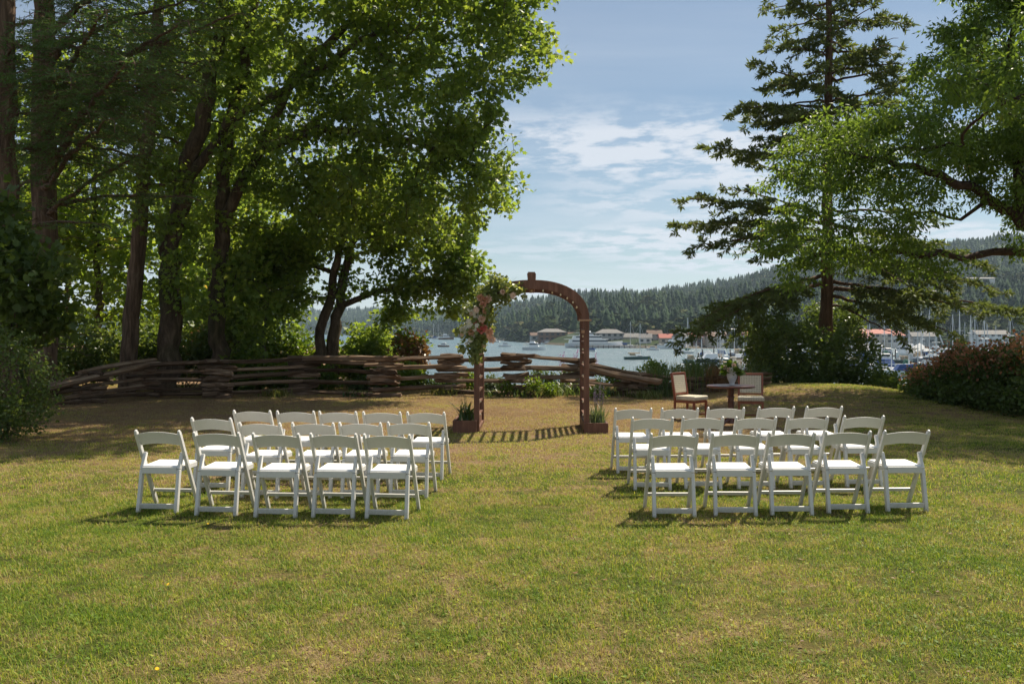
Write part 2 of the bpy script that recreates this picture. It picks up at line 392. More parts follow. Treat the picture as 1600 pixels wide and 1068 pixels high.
# ------------------------------------------------------------------ hills across the bay
US = [-900, 430, 600, 700, 760, 800, 850, 905, 960, 1050, 1200, 1400, 1600, 2600]
SS = [2200, 2000, 1650, 1250, 950, 780, 620, 530, 500, 480, 490, 510, 530, 520]
def shore_d(u): return np.interp(u, US, SS)
def ridge_d(u): return np.interp(u, [-900, 430, 700, 800, 1000, 1300, 1600, 2600], [3400, 3000, 2500, 2100, 1800, 1650, 1650, 1700])
def ridge_y(u): return np.interp(u, [-900, 300, 430, 500, 560, 600, 660, 700, 760, 800, 860, 920, 1000, 1060, 1100, 1160, 1200, 1300, 1400, 1500, 1600, 2000, 2600],
                                 [480, 486, 491, 492, 487, 486, 490, 492, 489, 481, 473, 466, 463, 458, 450, 440, 430, 414, 400, 388, 378, 345, 340])
def hill_pt(u, t):
    S = shore_d(u); D = S + (ridge_d(u) - S) * t
    X = (u - 800) / FPX * D
    top = EYE + (HOR - ridge_y(u)) / FPX * ridge_d(u)
    low = 4.0 * sstep(t / 0.04)
    prof = np.where(t <= 1, 0.10 * sstep(t / 0.12) + 0.90 * sstep((t - 0.05) / 1.05) * 1.0, 1.0 - 0.5 * np.clip(t - 1, 0, 1))
    prof = prof / (0.10 + 0.90 * sstep(np.array(0.95 / 1.05)))
    Z = WATER_Z - 0.3 + low + (top - WATER_Z - 4) * prof
    Z = Z + (vnoise(X, D, 0.004, 5) - 0.5) * 38 * sstep(t / 0.3) * sstep((1.0 - t) / 0.25 + 0.15) + (vnoise(X, D, 0.02, 6) - 0.5) * 8 * sstep(t / 0.2)
    return X, D, Z
uu = np.linspace(-900, 2600, 240); tt = np.concatenate([[-0.01], np.linspace(0, 0.15, 14), np.linspace(0.18, 1.6, 40)])
U, T = np.meshgrid(uu, tt); X, D, Z = hill_pt(U, np.maximum(T, 0)); Z = np.where(T < 0, WATER_Z - 3, Z); D = np.where(T < 0, D - 6, D)
nx = len(uu); ny = len(tt); i = np.arange((nx - 1) * (ny - 1)); r = i // (nx - 1); c = i % (nx - 1); a = r * nx + c
hm = np_mesh('hill', np.stack([X.ravel(), D.ravel(), Z.ravel()], 1), quads=np.stack([a, a + 1, a + nx + 1, a + nx], 1), smooth=True)
m = mat('hill_ground'); g = NG(m); sp = g.n('ShaderNodeSeparateXYZ'); g.L.new(g.pos(), sp.inputs[0])
c1 = g.ramp(g.noise(0.02, 5, 0.6, g.pos()), [(0.3, (0.018, 0.032, 0.014)), (0.7, (0.045, 0.065, 0.02))])
c2 = g.ramp(g.noise(0.35, 5, 0.7, g.pos()), [(0.35, (0.05, 0.042, 0.03)), (0.65, (0.15, 0.125, 0.09))])
g.out(g.principled(g.mix(g.maprange(sp.outputs[2], -7.4, -6.6), c2, c1), 0.95, None, 0.1)); M['hill'] = m
tag(link('hills', hm, M['hill']), kind='structure', label='wooded hills rising beyond the bay')

# forest cover of the hills: thousands of small firs and round crowns, one uncountable mass
def jag_conifer(n=6, tiers=4):
    v = []; f = []
    for k in range(tiers):
        z0 = 0.12 + 0.88 * k / tiers * 0.92; z1 = min(1.0, z0 + 0.42 - 0.03 * k); r = 0.20 * (1 - k / tiers) + 0.03
        b = len(v)
        for j in range(n):
            a = 2 * math.pi * (j + 0.5 * (k % 2)) / n; rr = r * (1.0 if j % 2 else 0.72)
            v.append((rr * math.cos(a), rr * math.sin(a), z0 + (0.03 if j % 2 else 0)))
        v.append((0, 0, z1))
        for j in range(n): f.append((b + j, b + (j + 1) % n, b + n))
    return np.array(v), np.array(f)
def lump_tree():
    """far broadleaf crown: many small facets spread over uneven lobes"""
    r = np.random.default_rng(3); lobes = [((0, 0, .55), .36), ((.22, .1, .4), .26), ((-.2, .12, .42), .27), ((.05, -.2, .38), .27), ((0, .05, .78), .22)]; P_ = []
    for c, q in lobes:
        d = unit_(r.normal(0, 1, (14, 3))); P_.append(np.array(c) + d * q * r.uniform(.75, 1.1, (14, 1)))
    P_ = np.concatenate(P_); n = len(P_); a = unit_(r.normal(0, 1, (n, 3)) + (P_ - [0, 0, .5]) * 1.5); u = unit_(np.cross(a, r.normal(0, 1, (n, 3)))); w = np.cross(a, u); s_ = r.uniform(.12, .2, (n, 1))
    V = np.stack([P_ - u * s_, P_ + w * s_, P_ + u * s_, P_ - w * s_ * .8], 1).reshape(-1, 3); b_ = np.arange(n)[:, None] * 4
    return V, np.concatenate([b_ + [0, 1, 2], b_ + [0, 2, 3]])
def unit_(a): return a / np.maximum(np.linalg.norm(a, axis=1, keepdims=True), 1e-9)
def scatter(template, pos, h, w, yaw):
    tv, tf = template; n = len(pos); c = np.cos(yaw)[:, None]; s = np.sin(yaw)[:, None]
    x = tv[None, :, 0] * w[:, None]; y = tv[None, :, 1] * w[:, None]; z = tv[None, :, 2] * h[:, None]
    V = np.stack([x * c - y * s + pos[:, 0:1], x * s + y * c + pos[:, 1:2], z + pos[:, 2:3]], 2).reshape(-1, 3)
    F = (tf[None] + (np.arange(n) * len(tv))[:, None, None]).reshape(-1, 3)
    return V, F
def hill_trees(n, u0, u1, t0, t1, h0, h1, tmpl, wr, power=1.0, mask=None):
    u = rng.uniform(u0, u1, n); t = t0 + (t1 - t0) * rng.uniform(0, 1, n) ** power
    X, D, Z = hill_pt(u, t)
    if mask is not None:
        k = mask(X, D, t); X, D, Z = X[k], D[k], Z[k]
    n = len(X); h = rng.uniform(h0, h1, n) * (0.8 + 0.4 * vnoise(X, D, 0.01, 9)); w = h * rng.uniform(wr * 0.8, wr * 1.25, n)
    V, F = scatter(tmpl, np.stack([X, D, Z - 1.0], 1), h, w, rng.uniform(0, 6.28, n))
    return V, F, np.repeat(rng.uniform(0, 1, n), len(tmpl[1]))
def join(parts):
    V = []; F = []; A = []; n = 0
    for v, f, a in parts: V.append(v); F.append(f + n); A.append(a); n += len(v)
    return np.concatenate(V), np.concatenate(F), np.concatenate(A)
conif = jag_conifer(); lump = lump_tree(); HOUSES = [(912, 660, 7), (1008, 520, 7), (1085, 505, 8), (1098, 512, 7), (1022, 530, 8), (838, 690, 9), (862, 640, 19), (896, 650, 8), (952, 548, 17), (985, 545, 9), (1065, 500, 9), (1040, 510, 7), (1366, 490, 16), (1392, 496, 11), (1345, 480, 8), (1545, 520, 18), (1440, 500, 12), (1120, 500, 12), (1175, 500, 10)]
def clear_of_houses(X, D, t):
    k = np.ones(len(X), bool); u = X / D * FPX + 800
    for (hu, hd, hw) in HOUSES: k &= ~((np.abs(u - hu) < (hw / 2 + 1) / hd * FPX) & (D < hd + 9))
    return k
light = lambda X, D, t: vnoise(X, D, 0.011, 12) < 0.72
V, F, A = join([hill_trees(6500, -100, 1900, 0.06, 0.45, 7, 19, conif, 1.25, 0.8, lambda X, D, t: light(X, D, t) & clear_of_houses(X, D, t)), hill_trees(7500, -100, 1900, 0.3, 1.03, 8, 19, conif, 1.25),
                hill_trees(900, 380, 1800, 0.99, 1.02, 11, 19, conif, 0.9)])
m = mat('hill_forest'); g = NG(m)
f = g.math('ADD', g.math('MULTIPLY', g.rnd(), 0.5), g.math('MULTIPLY', g.noise(0.012, 3, 0.6, g.pos()), 0.6))
g.out(g.principled(g.ramp(f, [(0.2, (0.007, 0.018, 0.009)), (0.55, (0.016, 0.036, 0.014)), (0.9, (0.045, 0.075, 0.022))]), 0.9, None, 0.1)); M['forest'] = m
fo = link('forest', np_mesh('forest', V, F, attr=A), M['forest']); tag(fo, 'dark fir forest covering the hills beyond the bay', 'forest', kind='stuff')
V, F, A = join([hill_trees(620, 380, 1800, 0.004, 0.10, 5, 12, lump, 1.15, 1.0, clear_of_houses), hill_trees(500, 380, 1800, 0.001, 0.012, 2.5, 6, lump, 1.6, 1.0, clear_of_houses), hill_trees(2600, 500, 1800, 0.03, 0.75, 8, 14, lump, 1.1, 1.0, lambda X, D, t: (vnoise(X, D, 0.011, 12) > 0.52) & clear_of_houses(X, D, t))])
m = mat('shore_woods'); g = NG(m)
f = g.math('ADD', g.math('MULTIPLY', g.rnd(), 0.6), g.math('MULTIPLY', g.noise(0.4, 3, 0.6, g.pos()), 0.5))
g.out(g.principled(g.ramp(f, [(0.2, (0.03, 0.05, 0.018)), (0.6, (0.06, 0.09, 0.025)), (0.82, (0.11, 0.12, 0.035)), (0.95, (0.18, 0.09, 0.045))]), 0.9, g.bump(g.noise(0.9, 4, 0.7, g.pos()), 1.0, 1.2), 0.1)); M['woods'] = m
tag(link('broadleaf_woods', np_mesh('broadleaf_woods', V, F, attr=A, smooth=False), M['woods']), 'lighter green broadleaf trees along the far shore', 'woods', kind='stuff')

# ------------------------------------------------------------------ air
hz = MB().box((0, 2400, 122), (9800, 5200, 266)).build('haze')
m = mat('haze'); g = NG(m); v = g.n('ShaderNodeVolumePrincipled'); v.inputs['Density'].default_value = 0.00009
v.inputs['Color'].default_value = (0.66, 0.82, 1.0, 1); v.inputs['Anisotropy'].default_value = 0.2
o_ = g.n('ShaderNodeOutputMaterial'); g.L.new(v.outputs[0], o_.inputs['Volume'])
hz.data.materials.append(m); tag(hz, 'thin summer haze over the bay', 'haze', kind='stuff')

# ================================================================== lawn grass (instanced tufts)
def tuft_mesh(name, nb, size, h0, h1, w, broad=0.0, seed=1):
    r = np.random.default_rng(seed); V = []; F = []; A = []
    for k in range(nb):
        x, y = r.uniform(-size / 2, size / 2, 2); a = r.uniform(0, 2 * math.pi); h = r.uniform(h0, h1); lean = r.uniform(0.1, 1.3) * h
        if r.uniform() < 0.3: lean *= 1.5; h *= 0.55
        ca, sa = math.cos(a), math.sin(a); b = len(V); rnd = r.uniform()
        if r.uniform() < broad:                    # small round weed leaf lying flat
            rr = r.uniform(0.006, 0.011); z = r.uniform(0.008, 0.028); t = r.uniform(-0.5, 0.5)
            for (u, q) in ((-1, 0), (-0.3, 0.75), (0.7, 0.7), (1.1, 0), (0.7, -0.7), (-0.3, -0.75)):
                V.append((x + (u * ca - q * sa) * rr, y + (u * sa + q * ca) * rr, z + t * u * rr))
            F += [(b, b + 1, b + 5), (b + 1, b + 2, b + 4), (b + 1, b + 4, b + 5), (b + 2, b + 3, b + 4)]; A += [min(1, rnd * 0.5 + 0.55)] * 4
        else:
            ww = w * r.uniform(0.6, 1.3); pa = a + math.pi / 2; dx, dy = math.cos(pa) * ww / 2, math.sin(pa) * ww / 2
            mx, my, mz = x + ca * lean * 0.35, y + sa * lean * 0.35, h * 0.62
            V += [(x - dx, y - dy, 0), (x + dx, y + dy, 0), (mx - dx * .8, my - dy * .8, mz), (mx + dx * .8, my + dy * .8, mz), (x + ca * lean, y + sa * lean, h)]
            F += [(b, b + 1, b + 3), (b, b + 3, b + 2), (b + 2, b + 3, b + 4)]; A += [rnd] * 3
    return np_mesh(name, V, F, attr=A)
m = mat('grass_blade'); g = NG(m); c = lawn_colour(g, True)
b = g.principled(c, 0.6, None, 0.25); t = g.n('ShaderNodeBsdfTranslucent'); g.L.new(g.mix(1.0, c, (1.2, 1.25, 0.7), 'MULTIPLY'), t.inputs[0])
mx = g.n('ShaderNodeMixShader'); mx.inputs[0].default_value = 0.42; g.L.new(b, mx.inputs[1]); g.L.new(t.outputs[0], mx.inputs[2]); g.out(mx.outputs[0]); M['grass'] = m
tufts = bpy.data.collections.new('grass_tufts')
NEARV, FARV = 5, 4
for k in range(NEARV + FARV):
    me = tuft_mesh('tuft', 620 if k < NEARV else 420, 0.42 if k < NEARV else 0.55, 0.012, 0.042 if k < NEARV else 0.038, 0.0035 if k < NEARV else 0.006, 0.06 if k in (0, 2) else 0.02, seed=50 + k)
    me.materials.append(M['grass']); t_ = bpy.data.objects.new('tuft_%02d' % k, me); tufts.objects.link(t_)
pts = []; idx = []
def add_pts(y0, y1, step, lo, hi):
    y = y0
    while y < y1:
        w = 0.585 * y + 0.8; n = int(2 * w / step)
        for j in range(n):
            x = -w + j * step + random.uniform(-.5, .5) * step; yy = y + random.uniform(-.5, .5) * step
            if yy > edge_y(x) + 1.5: continue
            pts.append((x, yy)); idx.append(random.randint(lo, hi))
        y += step
add_pts(3.6, 9.5, 0.25, 0, NEARV - 1); add_pts(9.5, 29.5, 0.36, NEARV, NEARV + FARV - 1)
pa = np.array(pts); zz = ground_z(pa[:, 0], pa[:, 1])
gme = bpy.data.meshes.new('lawn_grass'); gme.vertices.add(len(pa)); gme.vertices.foreach_set('co', np.stack([pa[:, 0], pa[:, 1], zz - 0.004], 1).astype(np.float32).ravel())
a_ = gme.attributes.new('which', 'INT', 'POINT'); a_.data.foreach_set('value', np.array(idx, dtype=np.int32))
go = link('grass', gme); tag(go, 'short mown grass, part straw coloured and part green, covering the lawn', 'grass', kind='stuff')
ng = bpy.data.node_groups.new('grass_spread', 'GeometryNodeTree')
ng.interface.new_socket('Geometry', in_out='INPUT', socket_type='NodeSocketGeometry'); ng.interface.new_socket('Geometry', in_out='OUTPUT', socket_type='NodeSocketGeometry')
n = ng.nodes; gi = n.new('NodeGroupInput'); gout = n.new('NodeGroupOutput')
mp = n.new('GeometryNodeMeshToPoints'); ins = n.new('GeometryNodeInstanceOnPoints'); ci = n.new('GeometryNodeCollectionInfo')
ci.inputs['Collection'].default_value = tufts; ci.inputs['Separate Children'].default_value = True; ci.inputs['Reset Children'].default_value = True
na = n.new('GeometryNodeInputNamedAttribute'); na.data_type = 'INT'; na.inputs['Name'].default_value = 'which'
rv = n.new('FunctionNodeRandomValue'); rv.data_type = 'FLOAT_VECTOR'; rv.inputs[0].default_value = (0, 0, 0); rv.inputs[1].default_value = (0, 0, 6.283)
rs = n.new('FunctionNodeRandomValue'); rs.data_type = 'FLOAT'; rs.inputs[2].default_value = 0.75; rs.inputs[3].default_value = 1.25; rs.inputs['Seed'].default_value = 5
ins.inputs['Pick Instance'].default_value = True
ng.links.new(gi.outputs[0], mp.inputs[0]); ng.links.new(mp.outputs[0], ins.inputs['Points']); ng.links.new(ci.outputs[0], ins.inputs['Instance'])
ng.links.new(na.outputs['Attribute'], ins.inputs['Instance Index']); ng.links.new(rv.outputs[0], ins.inputs['Rotation']); ng.links.new(rs.outputs[1], ins.inputs['Scale'])
ng.links.new(ins.outputs[0], gout.inputs[0])
md = go.modifiers.new('spread', 'NODES'); md.node_group = ng

# fallen leaves lying in the grass
r_ = np.random.default_rng(15); n_ = 260; yy = r_.uniform(4, 19, n_) ; xx = r_.uniform(-.58, .58, n_) * yy; V = []; F = []; A = []
zz = ground_z(xx, yy) + r_.uniform(.022, .038, n_)
for i in range(n_):
    s_ = r_.uniform(.012, .028); a = r_.uniform(0, 6.28); ca, sa = math.cos(a), math.sin(a); b = len(V)
    for (u, v, w) in ((-1, 0, .2), (-.2, .6, -.05), (1, .1, .25), (.1, -.6, .05), (0, 0, -.15)): V.append((xx[i] + (u * ca - v * sa) * s_, yy[i] + (u * sa + v * ca) * s_, zz[i] + w * s_))
    F += [(b, b + 4, b + 1), (b + 1, b + 4, b + 2), (b + 2, b + 4, b + 3), (b + 3, b + 4, b)]; A += [r_.uniform()] * 4
FALLEN = np_mesh('fallen_leaves', V, F, attr=A); tag(link('fallen_leaves', FALLEN, M['dry']), 'small dry leaves scattered over the lawn', 'leaves', kind='stuff')

# ================================================================== trees
LEAF_MAPLE = (np.array([(0, 0, 0), (0.38, 0.12, 0.03), (0.30, 0.42, 0.05), (0.52, 0.62, -0.04), (0.16, 0.66, 0.03), (0, 1.05, -0.08), (-0.16, 0.66, 0.03), (-0.52, 0.62, -0.04), (-0.30, 0.42, 0.05), (-0.38, 0.12, 0.03)]),
              np.array([(0, 1, 2), (0, 2, 4), (2, 3, 4), (0, 4, 6), (4, 5, 6), (0, 6, 8), (6, 7, 8), (0, 8, 9)]))
LEAF_SIMPLE = (np.array([(0, 0, 0), (0.42, 0.5, 0.06), (0, 1.0, -0.06), (-0.42, 0.5, 0.06)]), np.array([(0, 1, 2), (0, 2, 3)]))
LEAF_LOBED = (np.array([(0, 0, 0), (0.5, 0.35, 0.06), (0.22, 0.62, 0.0), (0, 1.05, -0.07), (-0.22, 0.62, 0.0), (-0.5, 0.35, 0.06)]), np.array([(0, 1, 2), (0, 2, 4), (2, 3, 4), (0, 4, 5)]))
LEAF_LONG = (np.array([(0, 0, 0), (0.17, 0.3, 0.02), (0.15, 0.68, -0.02), (0, 1.0, -0.10), (-0.15, 0.68, -0.02), (-0.17, 0.3, 0.02)]), np.array([(0, 1, 2), (0, 2, 3), (0, 3, 4), (0, 4, 5)]))
LEAF_DROP = (np.array([(0, 0, 0), (0.21, 0.42, 0.03), (0, 1.0, -0.10), (-0.21, 0.42, 0.03)]), np.array([(0, 1, 2), (0, 2, 3)]))
NEEDLE = (np.array([(-0.10, 0, 0), (0.10, 0, 0), (0, 1.0, 0)]), np.array([(0, 1, 2)]))
TUFT = (np.array([(0, 0, 0), (0.16, 0.45, 0.05), (0, 1.0, 0), (-0.16, 0.45, 0.05)]), np.array([(0, 1, 2), (0, 2, 3)]))

def unit(a): return a / np.maximum(np.linalg.norm(a, axis=1, keepdims=True), 1e-9)
def place(tmpl, pos, fwd, nrm, size, rg):
    """one small leaf shape at every pos; fwd = along the leaf, nrm = its upper side"""
    tv, tf = tmpl; n = len(pos); f = unit(fwd); x = unit(np.cross(f, nrm)); z = np.cross(x, f)
    s = size[:, None, None]
    V = pos[:, None, :] + s * (tv[None, :, 0:1] * x[:, None, :] + tv[None, :, 1:2] * f[:, None, :] + tv[None, :, 2:3] * z[:, None, :])
    F = tf[None] + (np.arange(n) * len(tv))[:, None, None]
    return V.reshape(-1, 3), F.reshape(-1, 3), np.repeat(rg.uniform(0, 1, n), len(tf))

class Skel:
    """a branch skeleton: limbs drawn as polylines, boughs grown from them towards target points"""
    def __init__(s, seed): s.p = []; s.par = []; s.r0 = []; s.rg = np.random.default_rng(seed)
    def limb(s, pts, r_a, r_b, start=None, step=0.35, wob=0.05):
        pts = [np.array(p, float) for p in pts]; L = [0]
        for a, b in zip(pts[:-1], pts[1:]): L.append(L[-1] + np.linalg.norm(b - a))
        n = max(2, int(L[-1] / step)); last = start if start is not None else -1; ids = []
        P_ = np.array(pts); 
        # smooth through the points
        ts = np.linspace(0, L[-1], n + 1); q = np.stack([np.interp(ts, L, P_[:, k]) for k in range(3)], 1)
        for _ in range(2): q[1:-1] = 0.25 * q[:-2] + 0.5 * q[1:-1] + 0.25 * q[2:]
        for i in range(n + 1):
            if i == 0 and start is not None: continue
            w = 0 if i in (0,) else wob
            s.p.append(q[i] + s.rg.normal(0, w, 3)); s.par.append(last); s.r0.append(r_a + (r_b - r_a) * i / n); last = len(s.p) - 1; ids.append(last)
        return ids
    def near(s, pt):
        a = np.array(s.p); return int(np.argmin(np.linalg.norm(a - np.array(pt), axis=1)))
    def grow(s, targets, step=0.4, up=0.12, tip=0.006, gather=0.25):
        a = np.array(s.p); d = np.array([np.min(np.linalg.norm(a - t, axis=1)) for t in targets]); order = np.argsort(d)
        buf = np.zeros((len(s.p) + len(targets) * 40, 3)); buf[:len(s.p)] = a; n = len(s.p); s.tips = []; s.dirs = []
        depth = np.zeros(len(buf)); depth[:n] = 0
        for k in order:
            t = targets[k]; D = np.linalg.norm(buf[:n] - t, axis=1); j = int(np.argmin(D + gather * depth[:n])); dist = D[j]
            m = min(38, max(1, int(dist / step)))
            pj = buf[j]; back = buf[j] - (buf[s.par[j]] if s.par[j] >= 0 else buf[j] - np.array([0, 0, 1.0])); back = back / (np.linalg.norm(back) + 1e-6)
            c = pj + back * dist * 0.35 + np.array([0, 0, up * dist]); last = j
            for i in range(1, m + 1):
                u = i / m; q = (1 - u) ** 2 * pj + 2 * u * (1 - u) * c + u * u * t
                if i < m: q = q + s.rg.normal(0, 0.03 * step / 0.4 * min(1, dist), 3)
                if n >= len(buf): break
                buf[n] = q; depth[n] = depth[last] + dist / m; s.p.append(q); s.par.append(last); s.r0.append(0); last = n; n += 1
            s.tips.append(last); s.dirs.append(buf[last] - buf[s.par[last]])
        s.tipr = tip
    def radii(s):
        n = len(s.p); w = np.zeros(n); 
        kids = np.zeros(n, int)
        for i in range(n):
            if s.par[i] >= 0: kids[s.par[i]] += 1
        for i in range(n - 1, -1, -1):
            if kids[i] == 0: w[i] = max(w[i], 1)
            if s.par[i] >= 0: w[s.par[i]] += w[i]
        r = getattr(s, 'tipr', 0.006) * w ** 0.47
        return np.maximum(np.minimum(r, 0.16), np.array(s.r0)), kids
    def mesh(s, name, sides_big=10, sides=4, rough=0.06):
        r, kids = s.radii(); n = len(s.p); main = {}
        for i in range(n):
            p = s.par[i]
            if p >= 0 and (p not in main or r[i] > r[main[p]]): main[p] = i
        V = []; F = []; nv = 0; pos = np.array(s.p)
        starts = [i for i in range(n) if s.par[i] < 0 or main.get(s.par[i]) != i]
        for st in starts:
            ch = [st]; 
            while ch[-1] in main: ch.append(main[ch[-1]])
            pts = pos[ch]; rad = r[ch].copy()
            if s.par[st] >= 0: pts = np.vstack([pos[s.par[st]], pts]); rad = np.concatenate([[min(r[s.par[st]], rad[0] * 1.25)], rad])
            if len(pts) < 2: continue
            k = sides_big if rad[0] > 0.07 else (6 if rad[0] > 0.03 else sides)
            if rad[0] < 0.012: k = 3
            T = np.gradient(pts, axis=0); T = unit(T); ref = np.array([0.13, 0.31, 0.94]); X = np.cross(T, ref); bad = np.linalg.norm(X, axis=1) < 1e-3; X[bad] = (1, 0, 0); X = unit(X); Y = np.cross(T, X)
            a = np.arange(k) * 2 * np.pi / k; m = len(pts)
            rr = rad[:, None] * (1 + (rough * s.rg.normal(0, 1, (m, k)) if rad[0] > 0.05 else 0))
            ring = pts[:, None, :] + rr[:, :, None] * (np.cos(a)[None, :, None] * X[:, None, :] + np.sin(a)[None, :, None] * Y[:, None, :])
            V.append(ring.reshape(-1, 3)); q = np.arange((m - 1) * k); i0 = q // k; j0 = q % k; j1 = (j0 + 1) % k
            F.append(np.stack([i0 * k + j0, i0 * k + j1, (i0 + 1) * k + j1, (i0 + 1) * k + j0], 1) + nv); nv += m * k
        return np_mesh(name, np.concatenate(V), quads=np.concatenate(F), smooth=True)

def blob_points(blobs, n, rg, shell=0.55):
    """targets spread through ellipsoids (centre, radii), the outer part favoured"""
    vol = np.array([b[1][0] * b[1][1] * b[1][2] * (b[2] if len(b) > 2 else 1) for b in blobs]) ** 0.8; vol = vol / vol.sum(); out = []
    for b, w in zip(blobs, vol):
        k = max(3, int(round(n * w))); d = unit(rg.normal(0, 1, (k, 3))); r = rg.uniform(shell ** 3, 1, (k, 1)) ** (1 / 3.0)
        out.append(np.array(b[0]) + d * r * np.array(b[1]))
    return np.concatenate(out)
def pxblob(px, py, d, rx, ry, rd, w=1.0):
    """ellipsoid seen at pixel (px,py), rx x ry pixels wide, rd metres deep"""
    c = P(px, py, d); k = d / FPX; return (tuple(c), (rx * k, rd, ry * k), w)

def leaves_on(sk, per, spread, size, tmpl, droop=0.35, flat=0.55, up=0.75, rg=None, extra_back=2):
    """leaf sprays round every twig tip and a little way back along the twig"""
    rg = rg or sk.rg; tips = np.array(sk.tips); pos = np.array(sk.p); c = pos[tips]; dirs = unit(np.array(sk.dirs) + 1e-6)
    n = len(c); per_i = np.maximum(3, rg.poisson(per, n)); idx = np.repeat(np.arange(n), per_i); m = len(idx)
    sc = rg.uniform(0.6, 1.3, n)[idx][:, None]
    off = unit(rg.normal(0, 1, (m, 3))) * rg.uniform(0, 1, (m, 1)) ** 0.5 * np.array([1, 1, flat]) * spread * sc; off -= dirs[idx] * rg.uniform(0, spread * 1.1, (m, 1))
    lp = c[idx] + off
    fwd = off / spread + dirs[idx] * 0.5 + rg.normal(0, 0.55, (m, 3)); fwd[:, 2] -= droop
    nrm = rg.normal(0, 0.55, (m, 3)); nrm[:, 2] += up
    return place(tmpl, lp, fwd, nrm, size * rg.uniform(0.65, 1.25, m), rg)

def tree(name, label, sk, leaf, leafmat, barkmat, group=None, base=None, cat='tree'):
    p0 = base if base is not None else sk.p[0]
    root = empty(name, (float(p0[0]), float(p0[1]), float(p0[2])), 0, label, cat, group)
    inv = (-float(p0[0]), -float(p0[1]), -float(p0[2]))
    link('trunk', sk.mesh('trunk'), barkmat, root, inv)
    if leaf is not None: link('crown', np_mesh('crown', leaf[0], leaf[1], attr=leaf[2]), leafmat, root, inv)
    return root
def px_poly(pts): return [tuple(P(*q)) for q in pts]

# ---------- big multi-stemmed maple behind the fence
sk = Skel(3); D0 = 25.0
bz = gz(-9.4, 25)
A = sk.limb([(-9.45, 25, bz - 0.3)] + px_poly([(264, 520, 25), (266, 400, 25), (285, 300, 25), (318, 180, 24.8), (345, 40, 24.6), (352, -80, 24.3), (365, -230, 24)]), 0.34, 0.10)
sk.limb(px_poly([(330, 222, 24.8), (385, 165, 24.3), (432, 148, 24), (520, 95, 23.6), (600, 40, 23.3)]), 0.13, 0.05, sk.near(P(285, 300, 25)))
B = sk.limb([(-8.2, 25.8, bz - 0.3)] + px_poly([(338, 470, 25.8), (348, 380, 25.8), (352, 300, 25.7), (356, 200, 25.6), (385, 80, 25.5), (400, -60, 25.3), (430, -200, 25)]), 0.27, 0.08)
C_ = sk.limb(px_poly([(375, 285, 25.4), (402, 238, 25.2), (452, 213, 25), (520, 206, 24.7), (610, 216, 24.5), (690, 232, 24.3), (750, 262, 24.1)]), 0.15, 0.04, sk.near(P(348, 360, 25.8)))
sk.limb(px_poly([(450, 130, 25), (540, 40, 24.6), (640, -40, 24.2), (720, -110, 24)]), 0.13, 0.05, sk.near(P(410, 232, 25.2)))
sk.limb(px_poly([(470, 205, 26), (560, 150, 26.5), (660, 110, 26.8), (760, 90, 27)]), 0.09, 0.03, sk.near(P(440, 215, 25)))
sk.limb([P(352, -80, 24.3), P(460, -230, 21), P(600, -330, 18.5), P(700, -420, 16.8)], 0.12, 0.05, sk.near(P(352, -80, 24.3)))
bl = [pxblob(500, 60, 24.5, 190, 110, 3.2), pxblob(690, 55, 24.5, 150, 110, 2.8), pxblob(800, 70, 24.5, 78, 75, 1.6, 1.2), pxblob(775, 5, 24.5, 90, 60, 2.0), pxblob(640, 180, 24.5, 150, 95, 2.6),
      pxblob(735, 235, 24.3, 92, 82, 1.8), pxblob(768, 300, 24, 62, 42, 1.3, 1.3), pxblob(690, 330, 24.2, 70, 55, 1.6), pxblob(490, 230, 25, 150, 90, 2.6), pxblob(560, 320, 25, 130, 70, 2.4),
      pxblob(640, -60, 24, 220, 120, 3.5, .45), pxblob(380, 330, 26.5, 110, 110, 2.0), pxblob(330, 130, 26.5, 150, 140, 2.5), pxblob(420, 420, 26.5, 75, 80, 1.5), pxblob(420, -150, 24, 260, 160, 4, .35), pxblob(375, 470, 24.6, 60, 55, .8), pxblob(300, 430, 24.2, 55, 60, .8), pxblob(400, 530, 25.6, 40, 34, .6), pxblob(250, 300, 24, 60, 80, 1.2), pxblob(230, 150, 26, 80, 120, 1.6), pxblob(330, 30, 25.5, 120, 60, 2)]
T = blob_points(bl, 2750, sk.rg, 0.3)
over = [((-2.6, 19.6, 11.0), (2.6, 2.2, 1.5)), ((-5.4, 20.0, 11.5), (2.8, 2.4, 1.8)), ((-0.4, 20.2, 11.0), (1.6, 2.0, 1.1)), ((-7.8, 18.6, 12.5), (3, 2.4, 2)), ((-4.8, 18.0, 10.3), (2.4, 1.2, .9)), ((-9.5, 17, 11.5), (2.5, 2, 1.5))]
T = np.concatenate([T, blob_points(over, 1050, sk.rg, 0.2)])
sk.grow(T, 0.4, 0.10, 0.0065)
lv = leaves_on(sk, 23, 0.42, 0.145, LEAF_MAPLE)
# trim the leaves to what the silhouette allows is left to the blobs themselves
tree('maple_tree', 'huge spreading many-stemmed maple behind the fence, its boughs reaching over toward the arch', sk, lv, M['maple'], M['bark_maple'], base=(-9.45, 25, bz))

